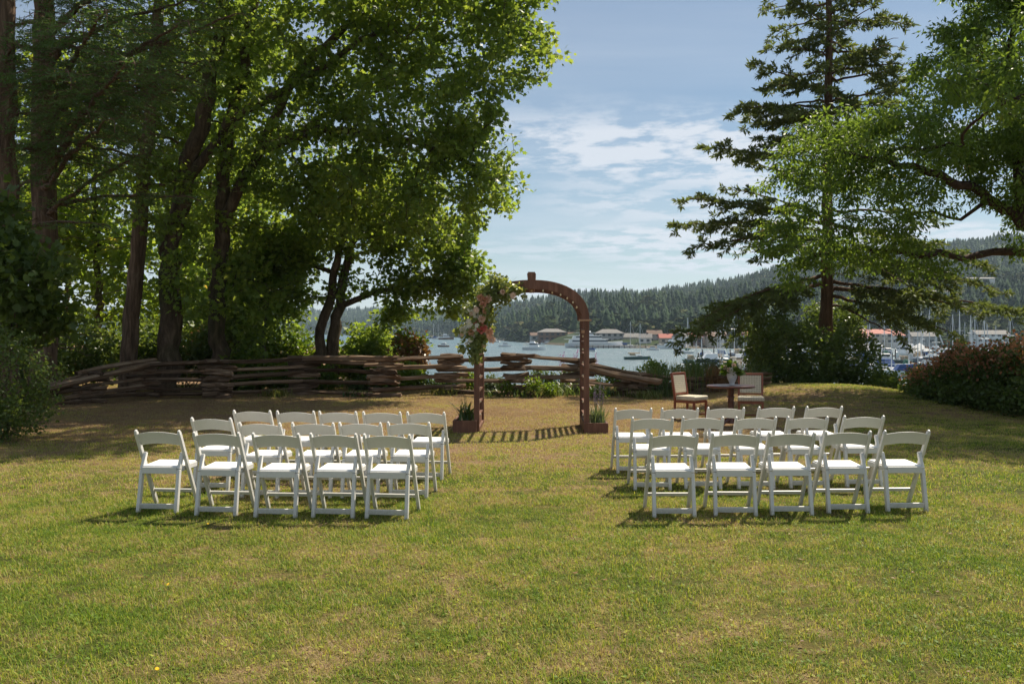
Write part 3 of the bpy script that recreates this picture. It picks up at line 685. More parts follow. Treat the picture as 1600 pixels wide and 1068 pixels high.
# ---------- slender twin maple standing by the fence
sk = Skel(5); bz = gz(-5.8, 28)
sk.limb([tuple(P(494, 600, 28))] + px_poly([(497, 540, 28), (514, 470, 28), (530, 400, 28), (548, 350, 28), (570, 290, 28)]), 0.20, 0.06)
sk.limb([tuple(P(517, 600, 28.3))] + px_poly([(518, 545, 28.3), (535, 455, 28.3), (545, 390, 28.3), (580, 330, 28.2), (640, 280, 28)]), 0.22, 0.06)
sk.limb(px_poly([(560, 466, 28), (585, 452, 27.9), (640, 447, 27.7), (700, 448, 27.5), (735, 430, 27.3)]), 0.09, 0.03, sk.near(P(534, 470, 28.3)))
sk.limb(px_poly([(500, 420, 28.2), (460, 400, 28.4), (430, 380, 28.6)]), 0.07, 0.03, sk.near(P(528, 420, 28)))
bl = [pxblob(560, 350, 28, 110, 60, 2.2), pxblob(650, 380, 27.8, 90, 48, 1.8), pxblob(710, 425, 27.4, 50, 42, 1.2, 1.5), pxblob(470, 380, 28.4, 70, 50, 1.8), pxblob(600, 290, 28, 110, 60, 2.2), pxblob(640, 445, 27.7, 60, 22, 1.0), pxblob(700, 350, 27.4, 60, 40, 1.2),
      pxblob(440, 440, 28.6, 40, 30, 1.0), pxblob(730, 465, 27.2, 26, 28, 0.7), pxblob(740, 420, 27, 24, 30, 0.7), pxblob(600, 515, 28.4, 45, 36, .7, .7), pxblob(455, 480, 28.4, 34, 34, .6, .8), pxblob(560, 450, 28, 46, 26, .8, .7), pxblob(650, 470, 27.8, 60, 26, .8, .9), pxblob(470, 440, 28.5, 46, 34, .9, .9), pxblob(620, 500, 28.2, 34, 22, .6, .8), pxblob(430, 490, 28.6, 34, 36, .7, .9), pxblob(705, 480, 27.4, 30, 26, .6, .9)]
T = blob_points(bl, 960, sk.rg, 0.2); sk.grow(T, 0.35, 0.05, 0.006)
lv = leaves_on(sk, 24, 0.40, 0.145, LEAF_MAPLE)
tree('maple_tree', 'small maple with two leaning slender trunks just behind the fence, nearest to the arch', sk, lv, M['maple'], M['bark_maple'], base=tuple(P(505, 592, 28)))

# ---------- young thin tree between them
sk = Skel(6)
sk.limb([tuple(P(412, 600, 27.5))] + px_poly([(411, 560, 27.5), (413, 500, 27.5), (409, 440, 27.5), (415, 380, 27.5)]), 0.075, 0.03)
bl = [pxblob(400, 440, 27.5, 60, 60, 1.3), pxblob(420, 380, 27.5, 60, 40, 1.2)]
sk.grow(blob_points(bl, 110, sk.rg, 0.2), 0.3, 0.05, 0.005); lv = leaves_on(sk, 26, 0.5, 0.17, LEAF_LOBED)
tree('young_tree', 'thin young tree with one dark pole-like stem between the two maples', sk, lv, M['young'], M['bark_maple'], base=tuple(P(412, 598, 27.5)))

# ---------- broadleaf woods behind on the left: sunlit from behind
def simple_tree(name, label, x, y, h, rad, seed, leafm, n=150, per=26, size=0.2, z0=None, group=None, low=0.25, spread=0.75, rtrunk=0.17, tmpl=LEAF_SIMPLE, lean=(0, 0)):
    sk = Skel(seed); z = gz(x, y) if z0 is None else z0
    sk.limb([(x, y, z - 0.3), (x + lean[0] * .4 + sk.rg.normal(0, .2), y, z + h * .35), (x + lean[0] + sk.rg.normal(0, .3), y + lean[1], z + h * .8)], rtrunk, 0.04)
    bl = []
    for k in range(7):
        a = sk.rg.uniform(0, 6.28); q = sk.rg.uniform(low, 0.9); rr = rad * (0.75 if q > 0.7 else 1.0)
        bl.append(((x + lean[0] * q + math.cos(a) * rr * 0.5, y + math.sin(a) * rr * 0.5, z + h * q), (rr * .6, rr * .6, h * 0.13)))
    sk.grow(blob_points(bl, n, sk.rg, 0.3), 0.45, 0.1, 0.007); lv = leaves_on(sk, per, spread, size, tmpl)
    return tree(name, label, sk, lv, leafm, M['bark_maple'], group)
specs = [(-25.5, 33, 13, 4.2, 'back', 'sunlit broadleaf tree seen between the two bark-furrowed fir trunks at the wood edge'), (-20.5, 35, 15, 4.2, 'back', 'sunlit broadleaf tree seen between the second fir trunk and the leaning trunk'),
         (-16.2, 36, 14, 3.8, 'back', 'bright green tree in the wood behind the leaning trunk'), (-12.3, 37, 15, 3.6, 'maple', 'broadleaf tree in the wood right behind the forked maple stems'),
         (-29.5, 42, 17, 5.0, 'back', 'tall broadleaf tree deep in the wood at the far edge of the picture'), (-22.5, 46, 19, 5.2, 'maple', 'tallest broadleaf tree deep in the wood behind the fir trunks'),
         (-15.2, 46, 17, 4.6, 'maple', 'broadleaf tree deep in the wood behind the big maple'), (-19.0, 29.5, 9, 2.8, 'back', 'low sunlit tree at the wood edge behind the fence corner')]
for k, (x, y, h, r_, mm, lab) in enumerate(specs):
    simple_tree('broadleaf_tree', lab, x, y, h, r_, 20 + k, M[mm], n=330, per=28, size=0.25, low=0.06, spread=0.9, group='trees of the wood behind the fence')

# ---------- conifers
def conifer(name, label, px, d, r_base, top, z_lo, reach, seed, leafm, barkm, lean=0.0, nb=60, tuft=0.10, dens=1.0, tmpl=NEEDLE, special=(), droop=0.25, vis=None, group=None, step=0.24, side=0.42, z_base=None, tw=9, dead=0, rise=0.12, gap=0.0):
    """trunk, boughs in loose whorls, flat sprays of twigs, needles on the twigs. special: explicit boughs (z0, tip point)"""
    sk = Skel(seed); rg = sk.rg; x0 = (px - 800) / FPX * d; zb = gz(x0, d) if z_base is None else z_base
    ln = np.array([lean, 0.0]); axis = lambda z: np.array([x0 + lean * (z - zb) / top, d, z])
    sk.limb([axis(zb - 0.4), axis(zb + top * .3), axis(zb + top * .65), axis(zb + top)], r_base, 0.03, step=0.5, wob=0.02)
    trunk_n = len(sk.p); boughs = []
    for k in range(nb):
        q = (k + rg.uniform(0, 1)) / nb; z = zb + z_lo + (top - z_lo) * q; a = k * 2.4 + rg.uniform(-.5, .5)
        L = reach * (1 - q) ** 0.7 * rg.uniform(0.6, 1.1) + 0.25; s0 = axis(z)
        dz = rise * L - droop * L * rg.uniform(0.6, 1.3)
        boughs.append((s0, s0 + np.array([math.cos(a) * L, math.sin(a) * L, dz])))
    for z0, tip in special: boughs.append((axis(z0), np.array(tip, float)))
    NP = []; NF = []; NN = []
    for a, b in boughs:
        if vis is not None and not vis(a, b): continue
        L = np.linalg.norm(b - a); mid = (a + b) / 2 + np.array([0, 0, 0.06 * L]); mid[2] -= 0.0
        j = sk.near(a); ids = sk.limb([a, mid, b + np.array([0, 0, 0.05 * L]), b], 0.012 + 0.011 * L, 0.006, start=j, step=step, wob=0.02)
        pts = np.array([sk.p[i] for i in ids]); m = len(pts)
        d0 = unit((b - a)[None])[0]; sd = np.cross(d0, [0, 0, 1.0]); sd /= np.linalg.norm(sd) + 1e-9
        for i, p in enumerate(pts):
            q = (i + 1) / m
            if q < 0.12 or (gap and rg.uniform() < gap): continue
            wl = L * side * (1 - q) ** 0.75 * min(1, q * 3) + 0.16
            for sgn in (-1, 1):
                tl = wl * rg.uniform(0.65, 1.15); dr = d0 * rg.uniform(0.5, 0.9) + sd * sgn + np.array([0, 0, rg.uniform(-0.5, 0.42)]); dr /= np.linalg.norm(dr)
                e = p + dr * tl - np.array([0, 0, 0.15 * tl * tl])
                nn = max(3, int(tl / 0.16)); 
                # second order twiglets
                segs = [(p, e)]
                for w in range(1, nn):
                    c = p + (e - p) * w / nn; q2 = 1 - w / nn; sl = min(0.34, 0.12 + 0.4 * tl * q2) * rg.uniform(.6, 1.2); s2 = rg.choice([-1, 1]); d2 = dr * 0.8 + np.cross(dr, [0, 0, 1.0]) * s2 * 0.9 + np.array([0, 0, rg.uniform(-.25, .2)]); d2 /= np.linalg.norm(d2)
                    segs.append((c, c + d2 * sl))
                for (u, v) in segs:
                    l = np.linalg.norm(v - u); cnt = max(4, int(l * tw * 10 * dens / 3)); t = rg.uniform(0, 1, cnt)[:, None]; dd = (v - u) / (l + 1e-9)
                    pp = u + (v - u) * t; f = dd * 0.9 + rg.normal(0, 0.55, (cnt, 3)); NP.append(pp); NF.append(f)
                if tl > 0.35: sk.p.append(p + dr * tl * .5); sk.par.append(ids[i]); sk.r0.append(0.006); sk.p.append(e * 1.0); sk.par.append(len(sk.p) - 2); sk.r0.append(0.003)
    for k in range(dead):      # bare dead sticks low on the trunk
        z = zb + rg.uniform(1.2, z_lo + 1.5); a = rg.uniform(0, 6.28); s0 = axis(z); L = rg.uniform(0.5, 2.2); j = sk.near(s0)
        sk.limb([s0, s0 + np.array([math.cos(a) * L * .5, math.sin(a) * L * .5, -0.05]), s0 + np.array([math.cos(a) * L, math.sin(a) * L, rg.uniform(-.5, .1)])], 0.018, 0.004, start=j, step=0.25, wob=0.04)
    pos = np.concatenate(NP); f = np.concatenate(NF); n = len(pos); nr = rg.normal(0, 0.6, (n, 3)); nr[:, 2] += 0.8
    lv = place(tmpl, pos, f, nr, tuft * rg.uniform(0.6, 1.3, n), rg)
    sk.tipr = 0.004
    print('conifer', px, 'needles', n)
    return tree(name, label, sk, lv, leafm, barkm, group, base=tuple(axis(zb)))

def fp(px, py, d): return tuple(P(px, py, d))
dz = lambda py, d: EYE - (py - HOR) / FPX * d
DF = 32.0
spec = [(dz(150, DF), fp(1166, 103, 31.5)), (dz(120, DF), fp(1405, 60, 31)), (dz(175, DF), fp(1425, 128, 31.5)), (dz(200, DF), fp(1158, 168, 31)), (dz(225, DF), fp(1182, 220, 32.5)), (dz(265, DF), fp(1097, 240, 31)),
        (dz(200, DF), fp(1405, 215, 30.5)), (dz(300, DF), fp(1160, 255, 33)), (dz(350, DF), fp(1067, 320, 31)), (dz(360, DF), fp(1058, 362, 32)), (dz(370, DF), fp(1080, 398, 30.5)), (dz(340, DF), fp(1130, 300, 33)), (dz(370, DF), fp(1185, 410, 29.5)),
        (dz(430, DF), fp(1100, 505, 30)), (dz(440, DF), fp(1062, 545, 29)),
        (dz(395, DF), fp(1575, 470, 29)), (dz(440, DF), fp(1535, 500, 30)), (dz(460, DF), fp(1500, 535, 29.5)), (dz(400, DF), fp(1480, 430, 30)), (dz(470, DF), fp(1420, 545, 30)), (dz(350, DF), fp(1545, 430, 30)), (dz(380, DF), fp(1440, 470, 28.5)), (dz(450, DF), fp(1590, 500, 31)),
        (dz(50, DF), fp(1240, 5, 31.5)), (dz(70, DF), fp(1248, 75, 31.5)), (dz(60, DF), fp(1380, 5, 31.5)), (dz(330, DF), fp(1470, 350, 31))]
conifer('fir_tree', 'tall open-branched fir rising against the sky beyond the upholstered chairs', 1291, DF, 0.25, 19.5, 8.0, 3.4, 31, M['needle'], M['bark_right'], lean=0.15, nb=84, tuft=0.19, dens=2.1, tmpl=TUFT, special=spec, droop=0.2, tw=7, side=0.36, dead=8, z_base=gz(11.0, 32), step=0.26, gap=0.42)
# left firs: only the boughs that hang into or shade the picture
conifer('fir_tree', 'thick furrowed fir trunk cut off by the edge of the picture', 6, 18.5, 0.31, 24, 3.6, 3.6, 32, M['needle_near'], M['bark_fir'], nb=34, tuft=0.085, dens=0.9, side=0.34, dead=14, vis=lambda a, b: b[0] < -5 and (a[2] < 17), tw=9)
conifer('fir_tree', 'thick furrowed fir trunk with a pale lit flank, second from the edge', 68, 21.5, 0.34, 26, 4.6, 4.2, 33, M['needle_near'], M['bark_fir'], nb=44, tuft=0.10, dens=1.05, side=0.34, dead=22, vis=lambda a, b: a[2] < 19, tw=8,
        special=[(5.2, fp(212, 120, 15)), (6.5, fp(300, 60, 16)), (5.0, fp(180, 205, 16.5)), (6.4, fp(170, 40, 15)), (4.4, fp(235, 250, 19)), (7.0, fp(390, 40, 18)), (7.4, fp(130, 60, 16)), (7.0, fp(110, 140, 15.5)), (6.8, fp(255, 130, 17)), (8.2, fp(320, 20, 18)), (5.6, fp(140, 185, 17)), (8.6, fp(200, 10, 16)), (6.0, fp(330, 110, 18.5)), (9.4, fp(120, -20, 16))])
conifer('fir_tree', 'slimmer fir leaning away from the picture edge, beside the forked maple', 196, 24.5, 0.23, 22, 5.6, 3.4, 34, M['needle_near'], M['bark_fir'], lean=1.9, nb=40, tuft=0.10, dens=0.8, side=0.36, dead=10, vis=lambda a, b: a[2] < 17, tw=8)

# ---------- cherry at the right edge
sk = Skel(8); cx, cy = 15.4, 23.7; cz = gz(cx, cy)
sk.limb([(cx, cy, cz - 0.3), (cx + 0.1, cy, cz + 0.9), (cx - 0.1, cy - .1, cz + 1.8)], 0.27, 0.22)
L1 = sk.limb(px_poly([(1660, 400, 23.6), (1600, 357, 23.5), (1568, 325, 23.5), (1545, 300, 23.3), (1510, 290, 23.1), (1450, 270, 22.8), (1380, 250, 22.6), (1300, 235, 22.5)]), 0.17, 0.05, sk.near((cx - .1, cy, cz + 1.8)))
L2 = sk.limb(px_poly([(1650, 410, 23.8), (1600, 389, 23.8), (1548, 393, 23.8), (1490, 403, 23.7), (1440, 396, 23.6), (1380, 388, 23.5), (1310, 392, 23.2), (1250, 405, 23.0)]), 0.12, 0.03, sk.near((cx - .1, cy, cz + 1.8)))
sk.limb(px_poly([(1590, 240, 23.5), (1575, 130, 23.5), (1590, 20, 23.3), (1560, -80, 23.2), (1540, -180, 23.0)]), 0.12, 0.05, sk.near(P(1595, 350, 23.5)))
sk.limb(px_poly([(1560, 110, 23.5), (1520, 60, 23.5), (1470, 55, 23.5)]), 0.03, 0.015, sk.near(P(1578, 140, 23.5)))
sk.limb(px_poly([(1520, 350, 23.7), (1470, 330, 23.7), (1420, 335, 23.6)]), 0.05, 0.02, sk.near(P(1550, 300, 23.3)))
bl = [pxblob(1400, 240, 23.0, 130, 70, 2.6), pxblob(1290, 245, 22.6, 90, 55, 1.9, .7), pxblob(1240, 300, 22.5, 60, 60, 1.4, .55), pxblob(1210, 370, 22.5, 30, 45, 1.0, .7), pxblob(1350, 340, 23.0, 130, 60, 2.4), pxblob(1530, 190, 23.5, 100, 80, 2.9), pxblob(1480, 130, 23.5, 70, 40, 1.7),
      pxblob(1460, 75, 23.5, 42, 34, 1.1, 1.3), pxblob(1560, 60, 23.5, 60, 70, 2.4), pxblob(1540, -10, 23.3, 60, 50, 1.9), pxblob(1300, 410, 23.0, 100, 24, 1.2), pxblob(1430, 420, 23.5, 90, 22, 1.1, 0.7), pxblob(1560, 260, 23.5, 60, 60, 2.2), pxblob(1230, 430, 22.7, 40, 18, 0.7),
      pxblob(1650, 100, 23.5, 120, 200, 3.6), pxblob(1300, 190, 23.0, 60, 26, 1.1, 0.7), pxblob(1370, 185, 23.0, 60, 24, 1.1, 0.7), pxblob(1610, -120, 22.8, 160, 120, 3.6), pxblob(1700, 300, 22.2, 120, 120, 3.0), pxblob(1560, -200, 22.0, 170, 110, 3.1)]
bl += [((10.2, 17.0, 6.6), (2.4, 1.7, 1.0)), ((12.6, 15.8, 7.0), (2.6, 2.2, 1.2))]
T = blob_points(bl, 1650, sk.rg, 0.3); sk.grow(T, 0.3, 0.04, 0.0048)
lv = leaves_on(sk, 70, 0.42, 0.138, LEAF_DROP, droop=0.55, flat=0.6)
tree('cherry_tree', 'old cherry with dark crooked limbs reaching in from the edge of the lawn', sk, lv, M['cherry'], M['bark_cherry'], base=(cx, cy, cz))

# ================================================================== shrubs and thickets
def shrub(name, label, blobs, n, per, size, leafm, seed, tmpl=LEAF_SIMPLE, spread=0.3, group=None, base=None, tipmat=None, cat='shrub', up=0.6, droop=0.1, stem=0.02):
    sk = Skel(seed); c = np.mean([b[0] for b in blobs], axis=0); bx, by = (base if base else (c[0], c[1])); z = gz(bx, by)
    ends = blob_points(blobs, n, sk.rg, 0.45)
    for k in range(5):
        t = ends[sk.rg.integers(len(ends))]; sk.limb([(bx + sk.rg.normal(0, .15), by + sk.rg.normal(0, .1), z - 0.1), tuple((np.array([bx, by, z]) + t) / 2 + np.array([0, 0, .1]))], stem, stem * .5, step=0.2)
    sk.grow(ends, 0.3, 0.1, 0.004); lv = leaves_on(sk, per, spread, size, tmpl, droop, 0.9, up)
    root = tree(name, label, sk, lv, leafm, M['bark_maple'], group, base=(bx, by, z), cat=cat)
    root_parts = children(root)
    for q in root_parts:
        if q.name.startswith('trunk'): q.name = 'stem'
        else: q.name = 'foliage'
    if tipmat is not None:      # coloured young growth at the top of the bush
        e = ends[ends[:, 2] > np.percentile(ends[:, 2], 70)]; sk.tips = [sk.near(t) for t in e]; sk.dirs = [np.array([0, 0, .3])] * len(e)
        l2 = leaves_on(sk, per * 0.7, spread * 0.9, size, tmpl, -0.3, 0.9, up); l2[0][:, 2] += 0.10
        tag(link('young_growth', np_mesh('young_growth', *l2[:2], attr=l2[2]), tipmat, root, (-bx, -by, -z)), kind='stuff')
    return root
# left edge: feathery bush close to the camera side of the fence
shrub('bush', 'feathery dark green bush at the edge of the lawn where the fence begins', [pxblob(10, 590, 14.2, 75, 85, 0.9), pxblob(45, 640, 14.8, 34, 36, 0.5), pxblob(-20, 660, 14, 60, 40, .7)], 240, 28, 0.055, M['shrub'], 41, spread=0.22, base=(-8.2, 14.3))
shrub('bush', 'broadleaf sapling hanging in front of the second fir trunk', [pxblob(30, 420, 15.5, 70, 60, 0.9), pxblob(60, 490, 16, 50, 50, .7), pxblob(-30, 350, 15.5, 60, 60, .9)], 160, 22, 0.15, M['maple_dark'], 42, LEAF_MAPLE, 0.35, base=(-8.9, 16.0))
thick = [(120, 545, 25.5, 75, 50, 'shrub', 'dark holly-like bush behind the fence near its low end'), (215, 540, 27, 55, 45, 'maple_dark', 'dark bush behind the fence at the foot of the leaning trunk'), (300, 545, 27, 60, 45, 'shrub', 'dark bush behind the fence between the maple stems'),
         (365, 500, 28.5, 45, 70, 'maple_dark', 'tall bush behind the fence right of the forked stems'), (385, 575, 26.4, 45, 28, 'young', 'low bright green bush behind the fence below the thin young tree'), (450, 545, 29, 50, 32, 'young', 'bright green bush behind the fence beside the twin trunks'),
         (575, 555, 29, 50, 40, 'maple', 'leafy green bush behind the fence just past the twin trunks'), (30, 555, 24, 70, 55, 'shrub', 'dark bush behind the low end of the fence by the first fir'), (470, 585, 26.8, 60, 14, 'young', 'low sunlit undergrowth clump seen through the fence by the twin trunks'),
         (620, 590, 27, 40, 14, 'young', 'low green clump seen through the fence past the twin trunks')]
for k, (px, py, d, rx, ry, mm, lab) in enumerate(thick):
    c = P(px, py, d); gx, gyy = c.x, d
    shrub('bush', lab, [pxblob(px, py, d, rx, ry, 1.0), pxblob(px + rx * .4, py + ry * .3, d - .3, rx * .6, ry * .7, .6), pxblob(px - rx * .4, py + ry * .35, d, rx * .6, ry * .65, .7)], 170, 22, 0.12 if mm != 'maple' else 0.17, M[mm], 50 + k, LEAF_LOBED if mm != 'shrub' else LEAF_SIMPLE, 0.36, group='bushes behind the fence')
shrub('bush', 'small bush with rusty orange and yellow leaves above the fence', [pxblob(640, 545, 28, 27, 22, 0.5), pxblob(655, 560, 28, 18, 18, .4)], 60, 22, 0.13, M['dry'], 70, LEAF_LOBED, 0.25, tipmat=M['young'])
shrub('bush', 'dry reddish brown bush behind the fence under the young tree', [pxblob(345, 540, 29.5, 40, 40, .8), pxblob(372, 480, 30, 26, 40, .6)], 110, 18, 0.14, M['dry'], 71, LEAF_LOBED, 0.3)
# round the foot of the big fir
for k, (px, py, d, rx, ry, lab) in enumerate([(1215, 545, 30, 48, 62, 'dark rounded shrub at the near side of the fir, behind the vase'), (1270, 560, 29.5, 45, 55, 'dark shrub directly in front of the fir trunk'), (1330, 560, 30, 45, 52, 'dark shrub at the far side of the fir, next to the gap to the marina'),
                                    (1195, 535, 32, 28, 44, 'tall loose shrub between the fir and the boats'), (1300, 500, 33, 50, 36, 'shrub growing high round the fir trunk'), (1382, 600, 28.5, 20, 14, 'small pale shrub in the gap where the bay shows')]):
    shrub('shrub', lab, [pxblob(px, py, d, rx, ry, 1.0), pxblob(px - rx * .3, py + ry * .5, d - .4, rx * .7, ry * .5, .7)], 230, 22, 0.10, M['shrub'] if k != 5 else M['maple_dark'], 80 + k, LEAF_LOBED, 0.3, group='shrubs round the foot of the fir')
# red tipped hedge
for k, (px, py, d, rx, ry, lab) in enumerate([(1450, 605, 22, 36, 32, 'lowest red-tipped bush of the hedge, beside the gap to the marina'), (1495, 590, 21, 45, 45, 'red-tipped hedge bush, second from the gap'), (1545, 590, 20, 48, 52, 'red-tipped hedge bush below the leaning boat masts'),
                                    (1600, 585, 19, 48, 62, 'tallest red-tipped hedge bush at the edge of the picture'), (1655, 590, 18, 50, 60, 'outermost bush of the red-tipped hedge')]):
    shrub('hedge_bush', lab, [pxblob(px, py, d, rx, ry, 0.9), pxblob(px, py + ry * .45, d - .3, rx, ry * .5, .8), pxblob(px + 12, py - 4, d, rx * .7, ry * .9, .6)], 260, 30, 0.075, M['shrub'], 90 + k, LEAF_SIMPLE, 0.22, group='red-tipped hedge on the bank', tipmat=M['redtip'], cat='hedge bush')

# ================================================================== split rail fence
m = mat('weathered_rail'); g = NG(m)
p = g.mapping(g.obj(), (1.2, 14, 14)); n1 = g.noise(1.6, 7, 0.65, p, 0.5); n2 = g.noise(2.2, 4, 0.6, g.pos())
c = g.ramp(n1, [(0.28, (0.035, 0.024, 0.017)), (0.48, (0.13, 0.09, 0.06)), (0.62, (0.24, 0.18, 0.13)), (0.78, (0.36, 0.30, 0.24))])
c = g.mix(g.maprange(n2, 0.5, 0.72, 0, 0.6), c, (0.10, 0.055, 0.03)); oi = g.n('ShaderNodeObjectInfo'); c = g.mix(1.0, c, g.ramp(oi.outputs['Random'], [(0, (.55, .52, .50)), (.5, (1.1, 1.05, 1.0)), (1, (1.7, 1.65, 1.6))]), 'MULTIPLY'); g.out(g.principled(c, 0.9, g.bump(n1, 0.8, 0.03), 0.15)); M['rail'] = m
def rail_mesh(seed, L):
    r = random.Random(seed); V = []; F = []; n = 5; ns = 6; ang = sorted(r.uniform(0, 6.28) for _ in range(n)); ang = [2 * math.pi * k / n + r.uniform(-.25, .25) for k in range(n)]
    base = [r.uniform(0.055, 0.088) for _ in range(n)]; bz, by = r.uniform(-.03, .03), r.uniform(-.04, .04)
    for i in range(ns):
        t = i / (ns - 1); x = (t - .5) * L; tp = 1 - 0.25 * t * r.uniform(.6, 1) if seed % 2 else 0.8 + .2 * t
        cy = by * math.sin(t * 3.1) + r.uniform(-.008, .008); czz = bz * math.sin(t * 3.1 + .4) + r.uniform(-.008, .008)
        for k in range(n):
            q = base[k] * tp * r.uniform(.93, 1.07); V.append((x + (r.uniform(-.06, .06) if i in (0, ns - 1) else 0), cy + q * math.cos(ang[k]) * 0.9, czz + q * math.sin(ang[k])))
    for i in range(ns - 1):
        for k in range(n): F.append((i * n + k, i * n + (k + 1) % n, (i + 1) * n + (k + 1) % n, (i + 1) * n + k))
    F.append(tuple(range(n - 1, -1, -1))); F.append(tuple((ns - 1) * n + k for k in range(n)))
    me = bpy.data.meshes.new('rail'); me.from_pydata(V, [], F); me.materials.append(M['rail']); return me
rails = [rail_mesh(k, 1.0) for k in range(9)]       # unit length, scaled along x
FV = [(60, 20.8, .5), (140, 21.8, .8), (225, 23.3, 1.0), (340, 23.0, 1.02), (475, 24.6, 1.08), (600, 23.8, 1.08), (705, 24.8, 1.12), (806, 23.9, 1.16), (903, 24.9, 1.02), (985, 24.1, .72), (1085, 25.2, .50), (1185, 24.6, .42)]
fr = empty('split_rail_fence', (0, 24, 0), 0, 'weathered zigzag fence of stacked split rails between the lawn and the bay', 'fence')
rr = random.Random(5)
def put_rail(a, b, over, sy=1.0):
    a = Vector(a); b = Vector(b); d = (b - a); L = d.length + 2 * over; o = link('rail', rr.choice(rails), None, fr)
    o.location = (a + b) / 2 - Vector(fr.location); q = d.to_track_quat('X', 'Z'); o.rotation_mode = 'XYZ'; e = q.to_matrix() @ Matrix.Rotation(rr.uniform(0, 6.28), 3, 'X'); o.rotation_euler = e.to_euler(); o.scale = (L, sy, sy)
    return o
for i in range(len(FV) - 1):
    (u0, d0, h0), (u1, d1, h1) = FV[i], FV[i + 1]; x0 = (u0 - 800) / FPX * d0; x1 = (u1 - 800) / FPX * d1; z0 = gz(x0, d0); z1 = gz(x1, d1)
    N_ = 5 if u1 < 480 else 4
    if max(h0, h1) < 0.78: N_ = 3
    for k in range(N_):
        o0 = (k + .42 + .34 * (i % 2)) / (N_ + .05)
        put_rail((x0, d0, z0 + h0 * o0 + rr.uniform(-.02, .02)), (x1, d1, z1 + h1 * o0 + rr.uniform(-.03, .03)), rr.uniform(.2, .36), rr.uniform(.78, 1.1))
# piers: short split lengths stacked crosswise where the panels meet
for i, (u, d, h) in enumerate(FV[1:-1]):
    x = (u - 800) / FPX * d; z = gz(x, d); nl = max(3, int(round(h / .155)))
    for k in range(nl):
        a = R(16 if k % 2 else -16) + rr.uniform(-.08, .08); q = rr.uniform(.28, .44); zz_ = z + .08 + (h - .16) * k / max(1, nl - 1)
        put_rail((x - q * math.cos(a), d - q * math.sin(a), zz_), (x + q * math.cos(a), d + q * math.sin(a), zz_ + rr.uniform(-.015, .015)), .06, rr.uniform(.88, 1.1))
put_rail(P(80, 606, 20.6), P(222, 572, 22.8), .1, 1.2); put_rail(P(230, 570, 23.2), P(335, 564, 22.8), .1, 1.1)
put_rail(P(622, 562, 23.3), P(712, 558, 24.0), .1, .9); put_rail(P(760, 559, 24.4), P(830, 555, 23.2), .2, .8)
put_rail(P(930, 575, 23.8), P(1010, 592, 23.3), .3, 1.3); put_rail(P(470, 561, 24.6), P(600, 559, 23.4), .35, 1.0)

# ================================================================== wooden arch
m = mat('arch_wood'); g = NG(m); p = g.mapping(g.obj(), (7, 7, 1.2)); n1 = g.noise(2.0, 6, 0.6, p)
c = g.ramp(n1, [(0.3, (0.095, 0.042, 0.026)), (0.6, (0.165, 0.078, 0.048)), (0.8, (0.26, 0.14, 0.095))]); g.out(g.principled(c, 0.62, g.bump(n1, 0.25, 0.01), 0.3)); M['arch'] = m
M['arch_light'] = m_paint('pale_wood', (0.36, 0.21, 0.12), 0.7, 0.3, 0.15)
M['bulb'] = m_paint('ivory_bulb', (0.75, 0.66, 0.45), 0.35, 0.5, 0.03)
AX, AF, AD = 0.327, 15.25, 1.40; HW = 0.965; ZS = 1.91; ZT = 2.585
ar = empty('wedding_arch', (AX, AF, 0), R(-1.5), 'brown wooden wedding arch with a rounded top, keystone and rungs', 'arch')
def arc_pts(a, b, n=22, y=0): return [(a * math.cos(t), y, ZS + b * math.sin(t)) for t in [math.pi * k / n for k in range(n + 1)]]
def ell(t, a, b): # slightly squared ellipse
    c, s = math.cos(t), math.sin(t); e = 0.88; return (a * math.copysign(abs(c) ** e, c), ZS + b * abs(s) ** e)
for y in (0, AD):
    for sx in (-1, 1):
        b_ = MB().bar((sx * (HW - .045), y, -0.02), (sx * (HW - .045), y, ZS), .088, .088, (0, 1, 0)); b_.build('post', M['arch'], ar, bevel=.006)
    n = 26; V = []; F = []
    for k in range(n + 1):
        t = math.pi * k / n; o_ = ell(t, HW, ZT - ZS); i_ = ell(t, HW - .13, ZT - ZS - .155)
        for yy in (-.035, .035): V += [(o_[0], y + yy, o_[1]), (i_[0], y + yy, i_[1])]
    for k in range(n):
        a = k * 4; F += [(a, a + 1, a + 5, a + 4), (a + 2, a + 6, a + 7, a + 3), (a, a + 4, a + 6, a + 2), (a + 1, a + 3, a + 7, a + 5)]
    F += [(0, 2, 3, 1), (4 * n, 4 * n + 1, 4 * n + 3, 4 * n + 2)]
    b_ = MB(); b_.add(V, F); b_.build('arch_beam', M['arch'], ar, bevel=.004)
b_ = MB().prism([(-.05, -.05, ZT - .16), (.05, -.05, ZT - .16), (.075, -.05, ZT + .11), (-.075, -.05, ZT + .11)], (0, AD + .1, 0)); b_.build('keystone', M['arch'], ar, bevel=.006)
b_ = MB().box((0, AD / 2, ZT + .122), (.12, AD + .06, .02)); b_.build('keystone_cap', M['arch'], ar)
rung = MB().box((0, 0, 0), (.045, AD - .06, .032)).mesh('rung'); 
rung0 = None
def add_rung(x, z, ry):
    o = link('rung', rung, M['arch'], ar, (x, AD / 2, z)); o.rotation_euler = (0, ry, 0)
for sx in (-1, 1):
    for k in range(8): add_rung(sx * (HW - .045), .28 + k * .21, 0)
for k in range(1, 16):
    t = math.pi * k / 16; e_ = ell(t, HW - .065, ZT - ZS - .078)
    if abs(e_[0]) > .09: add_rung(e_[0], e_[1], -t + math.pi / 2)
bulb = MB().lathe([(.004, -.018), (.013, -.008), (.014, .004), (.007, .016), (.002, .02)], 8).mesh('bulb', True)
